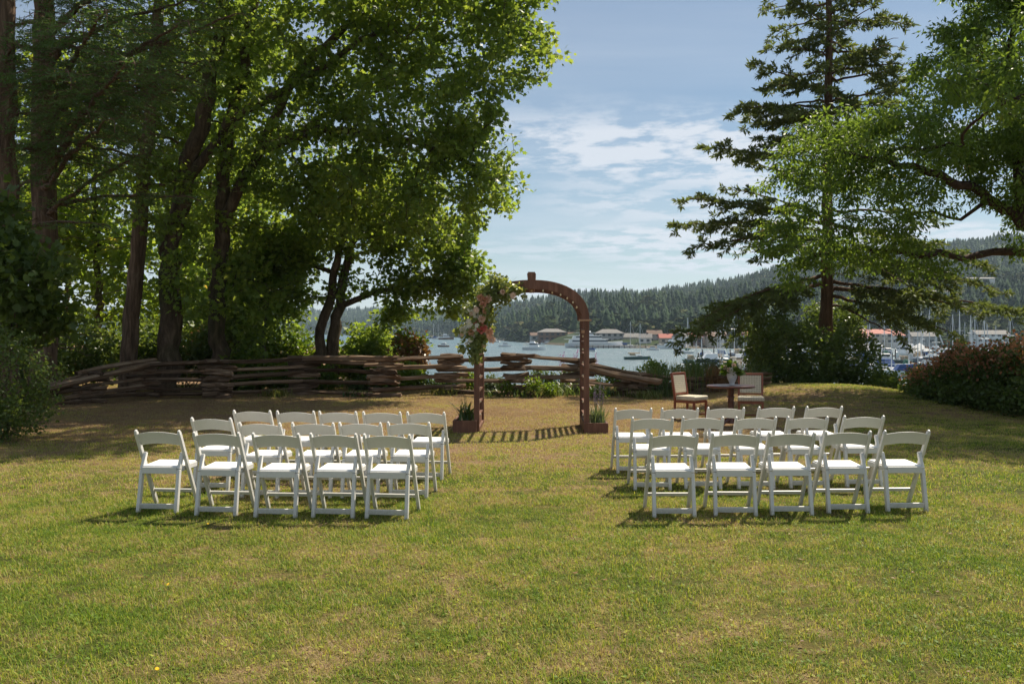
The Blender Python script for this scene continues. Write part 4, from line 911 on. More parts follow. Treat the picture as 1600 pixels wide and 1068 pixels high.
for k in range(7): link('bulb', bulb, M['bulb'], ar, (HW - .10, .10, .32 + k * .22)); link('bulb', bulb, M['bulb'], ar, (-HW + .10, .10, .32 + k * .22))
for k in range(2, 15):
    t = math.pi * k / 16; e_ = ell(t, HW - .15, ZT - ZS - .175); link('bulb', bulb, M['bulb'], ar, (e_[0], -.02 if k % 2 else .12, e_[1]))
for sx in (-1, 1):
    MB().box((sx * (HW - .07), -.05, ZS), (.21, .02, .028)).build('bracket', M['arch_light'], ar); MB().box((sx * (HW - .105), .0, ZS - .19), (.05, .10, .05)).build('bracket', M['arch_light'], ar)
    MB().bar((sx * (HW - .05), .05, .06), (sx * (HW - .05), AD - .05, .06), .07, .09).build('foot_rail', M['arch'], ar, bevel=.004)
# planter boxes
for sx, lab in ((-1, 'low brown wooden planter box at the foot of the arch post that carries the flowers'), (1, 'low brown wooden planter box at the bare post of the arch, planted with lavender')):
    cx_ = AX + sx * (HW + .13); z = gz(cx_, AF); pb = empty('planter_box', (cx_, AF + .68, z - .01), R(-1.5), lab, 'planter', 'planter boxes at the foot of the arch')
    w, dd, hh = .40, 1.55, .225 if sx < 0 else .19
    for (c_, s_) in (((0, -dd / 2, hh / 2), (w, .03, hh)), ((0, dd / 2, hh / 2), (w, .03, hh)), ((-w / 2 + .015, 0, hh / 2 - .002), (.03, dd - .032, hh - .004)), ((w / 2 - .015, 0, hh / 2 - .002), (.03, dd - .032, hh - .004))):
        MB().box(c_, s_).build('board', M['arch'], pb, bevel=.003)
    MB().box((0, 0, hh * .4), (w - .065, dd - .035, hh * .8)).build('soil', m_paint('potting_soil', (.045, .03, .02), .95, .1, .3, 30), pb)

def blades(name, label, cat, base, nb, h, w, spread, lean, mt, seed, group=None, seeds=None):
    """a clump of arching strap leaves or grass stems"""
    r = np.random.default_rng(seed); V = []; F = []; A = []
    for k in range(nb):
        x, y = r.normal(0, spread, 2); a = r.uniform(0, 6.28); hh = h * r.uniform(.6, 1.1); l = lean * hh * r.uniform(.3, 1.2); ww = w * r.uniform(.7, 1.2); pa = a + 1.57; dx, dy = math.cos(pa) * ww / 2, math.sin(pa) * ww / 2; b = len(V)
        for q, wz in ((0, 1.0), (.4, 1.0), (.75, .7)): V += [(x + math.cos(a) * l * q * q - dx * wz, y + math.sin(a) * l * q * q - dy * wz, hh * q * (1 - .15 * q)), (x + math.cos(a) * l * q * q + dx * wz, y + math.sin(a) * l * q * q + dy * wz, hh * q * (1 - .15 * q))]
        V.append((x + math.cos(a) * l, y + math.sin(a) * l, hh * .88)); F += [(b, b + 1, b + 3), (b, b + 3, b + 2), (b + 2, b + 3, b + 5), (b + 2, b + 5, b + 4), (b + 4, b + 5, b + 6)]; A += [r.uniform()] * 5
    z = gz(base[0], base[1]) if len(base) < 3 else base[2]
    o = empty(name, (base[0], base[1], z), 0, label, cat, group)
    link('blades', np_mesh('blades', V, F, attr=A), mt, o); tag(bpy.data.objects[o.children[0].name] if o.children else o, None)
    return o, z
def spikes(root, n, h, spread, mt, stemm, seed, size=.018, top=.35, nb=14):
    """flower spikes: thin stem with florets round its upper part"""
    r = np.random.default_rng(seed)
    for k in range(n):
        x, y = r.normal(0, spread, 2); hh = h * r.uniform(.75, 1.1); lx, ly = r.normal(0, .08, 2) * hh
        MB().tube([(x, y, 0), (x + lx * .4, y + ly * .4, hh * .5), (x + lx, y + ly, hh)], [.003, .003, .0015], 4).build('stem', stemm, root)
        V = []; F = []; nn = nb
        c = np.array([[x + lx * q, y + ly * q, hh * q] for q in np.linspace(1 - top, 1.0, nn)]); c = np.repeat(c, 4, 0) + r.normal(0, size * .35, (nn * 4, 3))
        l = place(TUFT, c, r.normal(0, 1, (nn * 4, 3)) + np.array([0, 0, .4]), r.normal(0, 1, (nn * 4, 3)), size * r.uniform(.7, 1.3, nn * 4), r); link('flower_spike', np_mesh('flower_spike', *l[:2], attr=l[2]), mt, root)
M['lav'] = m_leaf('lavender_bloom', [(0, (.16, .11, .20)), (.6, (.28, .20, .34)), (1, (.36, .28, .30))], .3, (1.1, 1, 1.1))
M['greygreen'] = m_leaf('grey_green_leaf', [(0, (.06, .10, .05)), (.6, (.11, .16, .09)), (1, (.17, .21, .11))], .3)
M['magenta'] = m_leaf('magenta_petal', [(0, (.30, .05, .22)), (1, (.50, .12, .36))], .4, (1.1, .9, 1.1))
M['white_petal'] = m_leaf('white_petal', [(0, (.70, .66, .56)), (1, (.82, .80, .72))], .3, (1, 1, 1))
M['peach'] = m_leaf('peach_petal', [(0, (.62, .32, .20)), (1, (.78, .50, .36))], .3, (1, 1, 1)); M['coral'] = m_leaf('coral_petal', [(0, (.62, .16, .13)), (1, (.75, .28, .22))], .3, (1, 1, 1)); M['blush'] = m_leaf('blush_petal', [(0, (.70, .48, .36)), (1, (.82, .64, .52))], .3, (1, 1, 1))
M['strap'] = m_leaf('strap_leaf', [(0, (.05, .09, .03)), (.6, (.08, .13, .04)), (1, (.13, .17, .05))], .35); M['wildgrass'] = m_leaf('wild_grass', [(0, (.10, .13, .03)), (.5, (.17, .19, .05)), (1, (.32, .26, .11))], .4, (1.3, 1.3, .8)); M['stalk'] = m_paint('green_stalk', (.10, .13, .04), .7)
o, z = blades('iris_clump', 'clump of strap leaves in the planter under the arch flowers', 'plant', (AX - HW - .13, AF + .18, gz(0, AF) + .17), 46, .40, .028, .05, .8, M['strap'], 61)
spikes(o, 7, .52, .07, M['dry'], M['stalk'], 62, .014, .15, 3)
o, z = blades('lavender_plant', 'flowering lavender in the planter at the bare post of the arch', 'plant', (AX + HW + .17, AF + .2, gz(1.4, AF) + .14), 150, .36, .010, .07, .7, M['greygreen'], 63)
spikes(o, 14, .62, .075, M['lav'], M['greygreen'], 64, .018, .32, 8)

# ================================================================== flowers on the arch
def rose_mesh(seed, full=True):
    r = random.Random(seed); V = []; F = []; A = []
    for ring, (n, rad, open_, sz) in enumerate(((3, .18, .1, .62), (5, .34, .35, .70), (6, .52, .75, .78), (7, .66, 1.15, .8)) if full else ((4, .12, .9, .5), (9, .35, 1.25, .75), (9, .4, 1.45, .8))):
        for k in range(n):
            a = 2 * math.pi * (k + .5 * ring) / n + r.uniform(-.15, .15); b = len(V); w = sz * (.62 if full else .3)
            ca, sa = math.cos(a), math.sin(a); tilt = open_ + r.uniform(-.12, .12)
            for i, q in enumerate((0, .5, 1)):
                rr_ = rad * .35 + sz * q * math.sin(tilt) * .8; zz_ = -.15 * ring + sz * q * math.cos(tilt) + (.0 if q < 1 else -.06)
                ww = w * (.45, 1.0, .75)[i]
                for s_ in (-.5, .5): V.append((ca * rr_ - sa * ww * s_, sa * rr_ + ca * ww * s_, zz_ - abs(s_) * .06))
                V.append((ca * (rr_ + .08 * w), sa * (rr_ + .08 * w), zz_))
            for i in (0, 1):
                u = b + i * 3; F += [(u, u + 2, u + 5, u + 3), (u + 2, u + 1, u + 4, u + 5)]; A += [r.random()] * 2
    me = bpy.data.meshes.new('bloom'); me.from_pydata(V, [], F); a_ = me.attributes.new('rnd', 'FLOAT', 'FACE'); a_.data.foreach_set('value', A); return me
roses = {}
for c_ in ('peach', 'coral', 'blush', 'white_petal'):
    for v in (0, 1):
        me = rose_mesh(7 + v, v == 0); me.materials.append(M[c_]); roses[c_, v] = me
zc = lambda zx, zy: P(700 + zx / 5.343, 420 + zy / 5.343, AF - .17)
fa = empty('flower_garland', (AX - HW + .05, AF, 1.6), 0, 'garland of peach, coral and white roses with trailing greenery fixed to the arch', 'flowers'); FL = Vector(fa.location)
for (zx, zy, s_, c_, v) in [(305, 255, 62, 'peach', 0), (270, 238, 44, 'peach', 0), (335, 245, 46, 'blush', 0), (290, 295, 44, 'peach', 0), (240, 340, 40, 'blush', 1), (216, 357, 34, 'white_petal', 1), (180, 338, 34, 'white_petal', 1), (238, 382, 44, 'white_petal', 0), (190, 375, 30, 'blush', 1),
                         (272, 376, 30, 'white_petal', 1), (175, 463, 52, 'white_petal', 1), (258, 447, 62, 'coral', 0), (286, 417, 46, 'blush', 0), (272, 503, 52, 'coral', 0), (303, 490, 38, 'coral', 0), (342, 525, 50, 'peach', 0), (196, 520, 48, 'peach', 0), (216, 551, 38, 'white_petal', 1),
                         (124, 505, 50, 'white_petal', 0), (112, 545, 30, 'blush', 1), (366, 590, 44, 'blush', 0), (345, 560, 38, 'peach', 1), (455, 190, 34, 'blush', 0), (476, 166, 38, 'peach', 0), (540, 222, 42, 'blush', 1), (512, 228, 34, 'white_petal', 1), (222, 500, 30, 'white_petal', 1), (188, 592, 34, 'white_petal', 1),
                         (170, 430, 30, 'white_petal', 1), (310, 350, 34, 'peach', 0), (330, 320, 30, 'blush', 0), (242, 470, 30, 'white_petal', 1), (296, 640, 28, 'blush', 1), (150, 620, 24, 'white_petal', 1)]:
    c_w = zc(zx, zy); b_ = link('bloom', roses[c_, v], None, fa); k_ = s_ / 5.343 / 93.2 / 1.12
    b_.location = c_w - FL + Vector((0, random.uniform(-.05, .03), 0)); b_.scale = (k_,) * 3
    dv = Vector((random.uniform(-.5, .4), -1, random.uniform(-.1, .6))); b_.rotation_euler = dv.to_track_quat('Z', 'Y').to_euler()
r_ = np.random.default_rng(77); PP = []
for (zx, zy, rx, ry, n_) in [(300, 330, 130, 120, 420), (250, 470, 150, 110, 420), (240, 600, 110, 110, 460), (230, 700, 70, 90, 230), (330, 200, 120, 70, 300), (420, 130, 110, 80, 340), (520, 160, 110, 50, 300), (460, 240, 100, 60, 150), (400, 60, 60, 40, 60), (600, 165, 50, 35, 90), (110, 640, 40, 70, 40), (630, 220, 30, 40, 26), (160, 330, 50, 60, 90), (90, 520, 40, 50, 60)]:
    n_ = int(n_ * 1.1); a = unit(r_.normal(0, 1, (n_, 3))) * r_.uniform(0, 1, (n_, 1)) ** .6; c_w = np.array(zc(zx, zy)); PP.append(c_w + a * np.array([rx / 498, .20, ry / 498]) + np.array([0, .12, 0]))
PP = np.concatenate(PP); n_ = len(PP); lv = place(LEAF_SIMPLE, PP, r_.normal(0, .7, (n_, 3)) + np.array([0, -.4, -.35]), r_.normal(0, .6, (n_, 3)) + np.array([0, -.5, .6]), .060 * r_.uniform(.6, 1.5, n_), r_)
tag(link('greenery', np_mesh('greenery', *lv[:2], attr=lv[2]), m_leaf('garland_leaf', [(0, (.10, .14, .05)), (.5, (.16, .21, .07)), (1, (.28, .31, .12))], .45), fa, -FL), kind='stuff')
tw = MB()
for k in range(60):
    a = Vector(PP[r_.integers(n_)]); b = a + Vector(r_.normal(0, .12, 3)); tw.tube([Vector(zc(300, 350)) * .2 + a * .8 + Vector((0, .05, 0)), (a + b) / 2 + Vector((0, 0, .02)), b], [.003, .002, .001], 3)
tag(tw.build('twigs', M['stalk'], fa, loc=-FL), kind='stuff')

# ================================================================== white folding chairs
def rail_prism(mb, a, b, w_side, t_x, x):
    """flat side rail in the plane x; a, b = (y, z)"""
    a = Vector((x, a[0], a[1])); b = Vector((x, b[0], b[1])); mb.bar(a, b, t_x, w_side, up=Vector((0, 1, 0)))
def make_folding_chair():
    t = empty('folding_chair', (0, 0, 0)); YT, ZT_ = -.215, .755; YF = .205; mv = M['resin']
    for sx in (-1, 1):
        x = sx * .212; L = MB(); rail_prism(L, (YT, ZT_), (YF - .005, 0), .042, .030, x)
        L.bar((x, YT - .014, ZT_ + .026), (x, YT, ZT_), .018, .028, (0, 1, 0), .030, .040); L.build('front_leg', mv, t, bevel=.0055)
        L = MB(); x = sx * .182
        L.bar((x, -.085, .555), (x, -.155, .40), .032, .034, (0, 1, 0), .032, .048); L.bar((x, -.155, .40), (sx * .186, -.225, 0), .032, .048, (0, 1, 0), .034, .050); L.build('rear_leg', mv, t, bevel=.006)
        MB().lathe([(.009, -.014), (.009, .014)], 8).build('hinge', M['resin'], t, loc=(sx * .198, -.105, .52)).rotation_euler = (0, R(90), 0)
    # arched, slightly dished back slat
    n = 14; V = []; F = []
    for k in range(n + 1):
        u = -1 + 2 * k / n; x = u * .203; arch = .026 * (1 - u * u); dish = -.020 * (1 - u * u)
        for (zz_, yo) in ((.628 + arch * .95, 0.0), (.742 + arch, 0.0)):
            yb = YT + (ZT_ - zz_) * (YF - YT) / ZT_ * .98 + dish
            V += [(x, yb - .008, zz_), (x, yb + .008, zz_)]
    for k in range(n):
        a = 4 * k; b = a + 4; F += [(a, b, b + 2, a + 2), (a + 1, a + 3, b + 3, b + 1), (a, a + 1, b + 1, b), (a + 2, b + 2, b + 3, a + 3)]
    F += [(0, 2, 3, 1), (4 * n, 4 * n + 1, 4 * n + 3, 4 * n + 2)]
    b_ = MB(); b_.add(V, F); b_.build('backrest', mv, t, bevel=.003)
    s_ = MB(); s_.prism([(-.168, -.165, .424), (.168, -.165, .424), (.188, .205, .430), (-.188, .205, .430)], (0, 0, .014)); s_.build('seat_pad', M['vinyl'], t, bevel=.008, seg=3)
    s_ = MB(); s_.bar((-.168, -.175, .395), (.168, -.175, .395), .022, .062, (0, 0, 1)); s_.bar((-.193, .212, .404), (.193, .212, .404), .022, .05, (0, 0, 1))
    for sx in (-1, 1): s_.bar((sx * .176, -.163, .400), (sx * .188, .200, .406), .022, .048, (0, 0, 1))
    s_.build('seat_frame', mv, t, bevel=.004)
    MB().bar((-.199, .128, .155), (.199, .128, .155), .018, .034, (0, -.46, .88)).build('stretcher', mv, t, bevel=.003)
    MB().bar((-.172, -.214, .062), (.172, -.214, .062), .020, .048, (0, -.17, .98)).build('stretcher', mv, t, bevel=.003)
    return t
proto = make_folding_chair(); kids = kid_map(proto); first = True
posn = {'L': ['at the outer end', 'second from the outer end', 'in the middle', 'second from the aisle', 'at the aisle end'], 'R': ['at the aisle end', 'second from the aisle', 'in the middle', 'second from the outer end', 'at the outer end']}
rows = [('L', 'front', [245, 337, 430, 520, 604], [8.62, 8.48, 8.38, 8.40, 8.38], 'row nearest the camera'), ('L', 'mid', [329, 405, 488, 562, 638], [9.72, 9.36, 9.36, 9.34, 9.34], 'middle row'), ('L', 'back', [393, 461, 527, 596, 665], [10.5, 10.45, 10.42, 10.42, 10.44], 'row nearest the arch'),
        ('R', 'front', [1054, 1150, 1238, 1326, 1418], [8.44, 8.49, 8.55, 8.66, 8.72], 'row nearest the camera'), ('R', 'mid', [1020, 1099, 1182, 1263, 1351], [9.72, 9.78, 9.80, 9.86, 9.93], 'middle row'), ('R', 'back', [990, 1063, 1135, 1214, 1289], [10.85, 10.9, 10.95, 11.0, 11.02], 'row nearest the arch')]
cr = random.Random(12)
for side, rn, us, ds, rl in rows:
    for k, (u, d) in enumerate(zip(us, ds)):
        c = proto if first else copy_tree(proto, kids); first = False
        rz = R(-5 + cr.uniform(-1.2, 1.2)) if side == 'L' else R(-0.5 + cr.uniform(-1.2, 1.2) + (2 if k > 2 else 0))
        x = (u - 800) / FPX * (d - .02); y = d + .215
        x2 = x - math.sin(rz) * .215 * 1.0
        c.location = (x2, y, gz(x2, y) + .0); c.rotation_euler = (0, 0, rz)
        # keep all four feet on the uneven lawn
        tag(c, 'white folding chair %s of the %s, %s-hand block' % (posn[side][k], rl, 'left' if side == 'L' else 'right'), 'chair', 'white folding chairs set out in two blocks')

# ================================================================== table, upholstered chairs, vase
m = mat('mahogany'); g = NG(m); n1 = g.noise(2.0, 5, 0.6, g.mapping(g.obj(), (6, 6, 1))); c = g.ramp(n1, [(.3, (.07, .022, .014)), (.7, (.15, .05, .03))]); g.out(g.principled(c, .32, None, .5)); M['mahogany'] = m
m = mat('cherry_frame'); g = NG(m); n1 = g.noise(2.0, 5, 0.6, g.mapping(g.obj(), (6, 6, 1))); c = g.ramp(n1, [(.3, (.17, .045, .02)), (.7, (.30, .09, .04))]); g.out(g.principled(c, .35, None, .5)); M['frame'] = m
m = mat('dotted_fabric'); g = NG(m); sp = g.n('ShaderNodeSeparateXYZ'); g.L.new(g.obj(), sp.inputs[0]); k_ = 2 * math.pi / .062
s1 = g.math('SINE', g.math('MULTIPLY', sp.outputs[0], k_)); zy = g.math('ADD', sp.outputs[2], sp.outputs[1]); s2 = g.math('SINE', g.math('MULTIPLY', zy, k_)); dots = g.math('GREATER_THAN', g.math('ABSOLUTE', g.math('MULTIPLY', s1, s2)), .72)
c = g.mix(dots, g.ramp(g.noise(30, 3, .6, g.obj()), [(.3, (.52, .46, .34)), (.7, (.64, .58, .45))]), (.20, .16, .12)); g.out(g.principled(c, .9, g.bump(g.noise(300, 2, .5, g.obj()), .2, .002), .2)); M['fabric'] = m
tx, ty = (1142 - 800) / FPX * 16.6, 16.6; tz = gz(tx, ty)
t = empty('pedestal_table', (tx, ty, tz), 0, 'round dark wooden pedestal table carrying the vase of flowers', 'table')
MB().lathe([(.30, .705), (.40, .712), (.43, .722), (.435, .735), (.432, .748), (.42, .752)], 40).build('tabletop', M['mahogany'], t)
MB().lathe([(.10, .705), (.065, .69), (.055, .60), (.052, .56), (.068, .55), (.068, .535), (.055, .525), (.055, .46), (.062, .45), (.062, .44), (.055, .43), (.052, .2), (.075, .12), (.08, .06)], 18).build('pedestal', M['mahogany'], t, smooth=False)
for k in range(4):
    a = R(45 + 90 * k); b_ = MB().tube([(math.cos(a) * .05, math.sin(a) * .05, .13), (math.cos(a) * .2, math.sin(a) * .2, .09), (math.cos(a) * .33, math.sin(a) * .33, .03)], [.035, .028, .022], 8); b_.build('foot', M['mahogany'], t)
def dining_chair(x, y, rz, lab):
    t = empty('upholstered_chair', (x, y, gz(x, y)), rz, lab, 'chair', 'upholstered chairs at the pedestal table'); f = M['frame']
    for sx in (-1, 1):
        MB().bar((sx * .225, -.22, 0), (sx * .225, -.215, .45), .036, .036, (0, 1, 0)).build('rear_leg', f, t, bevel=.003)
        MB().bar((sx * .225, -.215, .45), (sx * .225, -.295, .925), .034, .045, (0, 1, 0)).build('back_post', f, t, bevel=.004)
        MB().bar((sx * .22, .21, 0), (sx * .22, .21, .39), .030, .030, (0, 1, 0), .042, .042).build('front_leg', f, t, bevel=.003)
        MB().bar((sx * .222, -.2, .12), (sx * .22, .2, .12), .02, .028).build('stretcher', f, t)
    MB().bar((-.21, 0, .12), (.21, 0, .12), .02, .028).build('stretcher', f, t)
    MB().box((0, -.005, .375), (.44, .44, .05)).build('seat_rail', f, t, bevel=.003)
    MB().bar((-.208, -.292, .905), (.208, -.292, .905), .045, .045).build('top_rail', f, t, bevel=.006); MB().bar((-.208, -.228, .515), (.208, -.228, .515), .04, .03).build('lower_rail', f, t, bevel=.004)
    MB().prism([(-.206, -.214, .535), (.206, -.214, .535), (.206, -.268, .882), (-.206, -.268, .882)], (0, -.035, 0)).build('back_cushion', M['fabric'], t, bevel=.014, seg=3)
    MB().prism([(-.235, -.195, .402), (.235, -.195, .402), (.25, .245, .402), (-.25, .245, .402)], (0, 0, .085)).build('seat_cushion', M['fabric'], t, bevel=.024, seg=4)
    return t
dining_chair((1080 - 800) / FPX * 17.7, 17.75, R(-133), 'cream dotted upholstered chair on the arch side of the table, turned toward the table')
dining_chair((1174 - 800) / FPX * 17.7, 17.75, R(166), 'cream dotted upholstered chair beyond the table, facing the seats, nearest the fir shrubs')
m = mat('white_glaze'); g = NG(m); g.out(g.principled(g.ramp(g.noise(12, 4, .6, g.obj()), [(.35, (.46, .46, .47)), (.65, (.62, .62, .62))]), .3, None, .5)); M['glaze'] = m
vz = tz + .752
v = MB().lathe([(.045, 0), (.052, .008), (.046, .025), (.05, .05), (.082, .12), (.094, .18), (.090, .225), (.098, .25), (.088, .25), (.078, .215), (.03, .2)], 26).build('vase', M['glaze'], None, smooth=True, loc=(tx + .02, ty, vz))
tag(v, 'pale grey ceramic vase standing on the round table', 'vase')
bq = empty('bouquet', (tx + .02, ty, vz + .22), 0, 'bouquet of white blooms and bright broad leaves in the grey vase', 'flowers'); r_ = np.random.default_rng(9)
n_ = 150; a = unit(r_.normal(0, 1, (n_, 3))); a[:, 2] = np.abs(a[:, 2]) * 1.0 - .1; pos = a * r_.uniform(.35, 1, (n_, 1)) * np.array([.22, .2, .27]); lv = place(LEAF_SIMPLE, pos * .75, a + r_.normal(0, .35, (n_, 3)), r_.normal(0, .5, (n_, 3)) + np.array([0, -.3, .8]), .105 * r_.uniform(.6, 1.3, n_), r_)
tag(link('greenery', np_mesh('greenery', *lv[:2], attr=lv[2]), M['young'], bq), kind='stuff')
for k in range(13):
    a = Vector(r_.normal(0, 1, 3)).normalized(); a.z = abs(a.z) + .25; a.y = -abs(a.y); b_ = link('bloom', roses['white_petal' if k % 4 else 'blush', k % 2], None, bq); b_.location = (a.x * .17, a.y * .17, a.z * .25); b_.scale = (.055,) * 3; b_.rotation_euler = a.to_track_quat('Z', 'Y').to_euler()
for k in range(9):
    a = Vector(r_.normal(0, .5, 3)); MB().tube([(0, 0, -.1), (a.x * .05, a.y * .05, .05), (a.x * .15, a.y * .12, .2)], .003, 4).build('stem', M['stalk'], bq)

# ================================================================== plants along the fence, weeds, dandelions
wr = random.Random(21)
for k, (u, d, h, nb, mt, kind, lab) in enumerate([(1015, 25.0, .95, 90, 'wildgrass', 'wild_grass_clump', 'tall pale wild grass behind the low end of the fence, nearest the arch'), (1035, 24.6, 1.15, 80, 'strap', 'wild_grass_clump', 'tallest green wild grass clump behind the arch-side upholstered chair'), (1065, 25.3, 1.05, 80, 'wildgrass', 'wild_grass_clump', 'wild grass clump rising over the back of the arch-side upholstered chair'),
        (1092, 25.5, 1.1, 90, 'strap', 'wild_grass_clump', 'wild grass clump between the two upholstered chairs, nearer the arch'), (1120, 25.2, .9, 90, 'dry', 'wild_grass_clump', 'dry reddish grass clump just left of the vase'), (1155, 26.0, .7, 60, 'dry', 'wild_grass_clump', 'wild grass clump behind the vase'), (1180, 26.5, .75, 60, 'strap', 'wild_grass_clump', 'wild grass clump behind the chair nearest the fir shrubs'),
        (935, 24.0, .30, 60, 'strap', 'weed_clump', 'yellow-green weeds against the fence just past the bare arch post'), (965, 24.3, .30, 60, 'wildgrass', 'weed_clump', 'yellow-green weeds under the sloping end of the fence'), (850, 23.9, .36, 60, 'wildgrass', 'weed_clump', 'tallest pale weeds at the foot of the fence seen inside the arch'), (880, 24.2, .34, 50, 'strap', 'weed_clump', 'dark green weeds at the fence close to the bare arch post'),
        (825, 23.7, .26, 50, 'strap', 'weed_clump', 'weeds at the fence corner seen through the middle of the arch'), (770, 24.2, .2, 50, 'strap', 'weed_clump', 'short weeds at the fence seen beside the garlanded post'), (690, 24.6, .25, 60, 'wildgrass', 'weed_clump', 'short weeds at the fence corner left of the arch'), (560, 24.2, .2, 60, 'strap', 'weed_clump', 'short weeds below the fence by the twin trunks'),
        (430, 23.8, .25, 60, 'wildgrass', 'weed_clump', 'short sunlit weeds at the shaded part of the fence'), (1010, 23.6, .3, 60, 'wildgrass', 'weed_clump', 'short weeds in front of the low fence rails')]):
    x = (u - 800) / FPX * d; o, z = blades(kind, lab, 'wild grass' if 'grass' in kind else 'weeds', (x, d), nb * 2, h, .016 if 'weed' not in kind else .03, .22, .35 if 'weed' not in kind else .9, M[mt], 200 + k)
for k, (u, d, h, lab) in enumerate([(876, 25.6, 1.05, 'magenta foxglove behind the fence inside the arch, farther from the post'), (896, 25.7, 1.2, 'taller magenta foxglove behind the fence beside the bare arch post'), (928, 25.6, .95, 'magenta foxglove behind the fence just outside the arch')]):
    x = (u - 800) / FPX * d; o, z = blades('foxglove', lab, 'flower', (x, d), 30, .35, .05, .08, .8, M['strap'], 300 + k); spikes(o, 3, h, .08, M['magenta'], M['stalk'], 310 + k, .05, .25, 7)
for k, (px, py, d) in enumerate([(835, 600, 23.5), (862, 606, 23.4), (792, 603, 23.8), (930, 612, 23.2)]):
    shrub('weed_bush', ['leafy weed at the foot of the fence inside the arch, left of the middle', 'leafy weed at the foot of the fence inside the arch, near the bare post', 'leafy weed at the foot of the fence beside the garlanded post', 'leafy weed at the foot of the fence just outside the bare post'][k], [pxblob(px, py, d, 15, 10, .25)], 22, 22, .06, M['young'], 400 + k, LEAF_SIMPLE, .12, cat='weeds')
for k, (px, py, d, rx, ry, mm, lab) in enumerate([(1020, 580, 27, 22, 16, 'young', 'leafy weedy bush behind the low fence end, nearest the bare arch post'), (1075, 585, 27, 28, 16, 'strap', 'grey-green weedy bush behind the arch-side upholstered chair'), (1135, 590, 27.5, 30, 14, 'dry', 'reddish weedy bush behind the vase'), (1100, 575, 28.5, 30, 18, 'greygreen', 'pale weedy bush rising behind the table toward the water')]):
    shrub('weed_bush', lab, [pxblob(px, py, d, rx, ry, .4)], 70, 22, .075, M[mm], 430 + k, LEAF_SIMPLE, .2, cat='weeds')
for k, (px, py, rx, ry, mm, lab) in enumerate([(500, 598, 30, 12, 'young', 'low undergrowth seen under the rails at the twin trunks'), (575, 600, 34, 10, 'strap', 'low undergrowth seen under the rails past the twin trunks'), (650, 594, 28, 16, 'young', 'undergrowth seen through the fence below the rusty bush'), (690, 602, 22, 9, 'strap', 'low undergrowth behind the fence pier left of the garland'),
        (728, 596, 22, 13, 'young', 'undergrowth seen through the fence just left of the garlanded post'), (765, 600, 20, 10, 'greygreen', 'low undergrowth seen through the fence just inside the garlanded post'), (845, 592, 28, 16, 'strap', 'undergrowth behind the fence in the middle of the arch opening'), (890, 594, 20, 18, 'greygreen', 'undergrowth behind the fence at the bare arch post'), (950, 590, 30, 16, 'young', 'undergrowth behind the sloping rails outside the arch')]):
    shrub('weed_bush', lab, [pxblob(px, py, 26.6, rx, ry, .3)], 60, 20, .07, M[mm], 460 + k, LEAF_SIMPLE, .16, cat='weeds')
dm = MB(); 
for k in range(16):
    a = 2 * math.pi * k / 16; dm.add([(0, 0, .002), (.014 * math.cos(a) - .003 * math.sin(a), .014 * math.sin(a) + .003 * math.cos(a), .004), (.016 * math.cos(a), .016 * math.sin(a), .002), (.014 * math.cos(a) + .003 * math.sin(a), .014 * math.sin(a) - .003 * math.cos(a), .004)], [(0, 3, 2, 1)])
head = dm.mesh('flower_head'); yel = m_paint('dandelion_yellow', (.75, .50, .03), .6, .2, .1); head.materials.append(yel); stm = MB().tube([(0, 0, 0), (.003, 0, .03)], .0015, 5).mesh('stem'); stm.materials.append(M['stalk'])
for k, (px, py) in enumerate([(389, 858), (246, 1058), (326, 827), (263, 920), (1218, 863), (1594, 1020)]):
    y = EYE * FPX / (py - HOR); x = (px - 800) / FPX * y; o = empty('dandelion', (x, y, gz(x, y) + .012), wr.uniform(0, 6), 'small yellow dandelion flower in the lawn, ' + ['just in front of the left block of chairs', 'nearest the bottom edge of the picture', 'closest behind the left block of chairs', 'alone in the open lawn left of the middle', 'just in front of the right block of chairs', 'in the bottom right corner', 'in the open lawn right of the middle', 'in front of the aisle end of the left block'][k], 'flower', 'dandelions dotted over the lawn'); link('stem', stm, None, o); h_ = link('flower_head', head, None, o, (.003, 0, .03)); h_.rotation_euler = (R(-25), 0, 0); h_.scale = (.75,) * 3

# ================================================================== boats, docks and houses across the water
M['hull_white'] = m_paint('white_gelcoat', (.84, .84, .82), .3, .5, .05); M['hull_blue'] = m_paint('navy_gelcoat', (.03, .05, .12), .3, .5, .1); M['hull_green'] = m_paint('green_hull', (.05, .11, .09), .4, .4, .1); M['hull_wood'] = m_paint('brown_hull', (.16, .085, .045), .5, .4, .2); M['hull_red'] = m_paint('red_hull', (.30, .05, .04), .4, .4, .1)
M['glass_dark'] = m_paint('dark_window', (.02, .03, .04), .12, .6, .1); M['alu'] = m_paint('mast_alloy', (.62, .63, .64), .35, .5, .04); M['canvas_blue'] = m_paint('blue_canvas', (.03, .07, .20), .85, .2, .1); M['canvas_tan'] = m_paint('tan_canvas', (.42, .33, .22), .85, .2, .1); M['canvas_green'] = m_paint('green_canvas', (.04, .14, .10), .85, .2, .1)
M['dock'] = m_paint('grey_dock', (.28, .25, .21), .85, .2, .2, 2); M['pile'] = m_paint('dark_piling', (.06, .045, .035), .9, .2, .3); M['roof_red'] = m_paint('red_roof', (.36, .09, .06), .7, .3, .12, 1); M['roof_grey'] = m_paint('grey_roof', (.20, .19, .18), .8, .2, .12, 1); M['roof_brown'] = m_paint('brown_roof', (.17, .11, .08), .8, .2, .12, 1)
M['wall_cream'] = m_paint('cream_wall', (.50, .44, .35), .8, .2, .06, 1); M['wall_brown'] = m_paint('brown_siding', (.17, .10, .065), .8, .2, .12, 1); M['wall_white'] = m_paint('white_wall', (.68, .67, .64), .8, .2, .05, 1); M['wall_grey'] = m_paint('grey_wall', (.33, .33, .32), .8, .2, .06, 1)
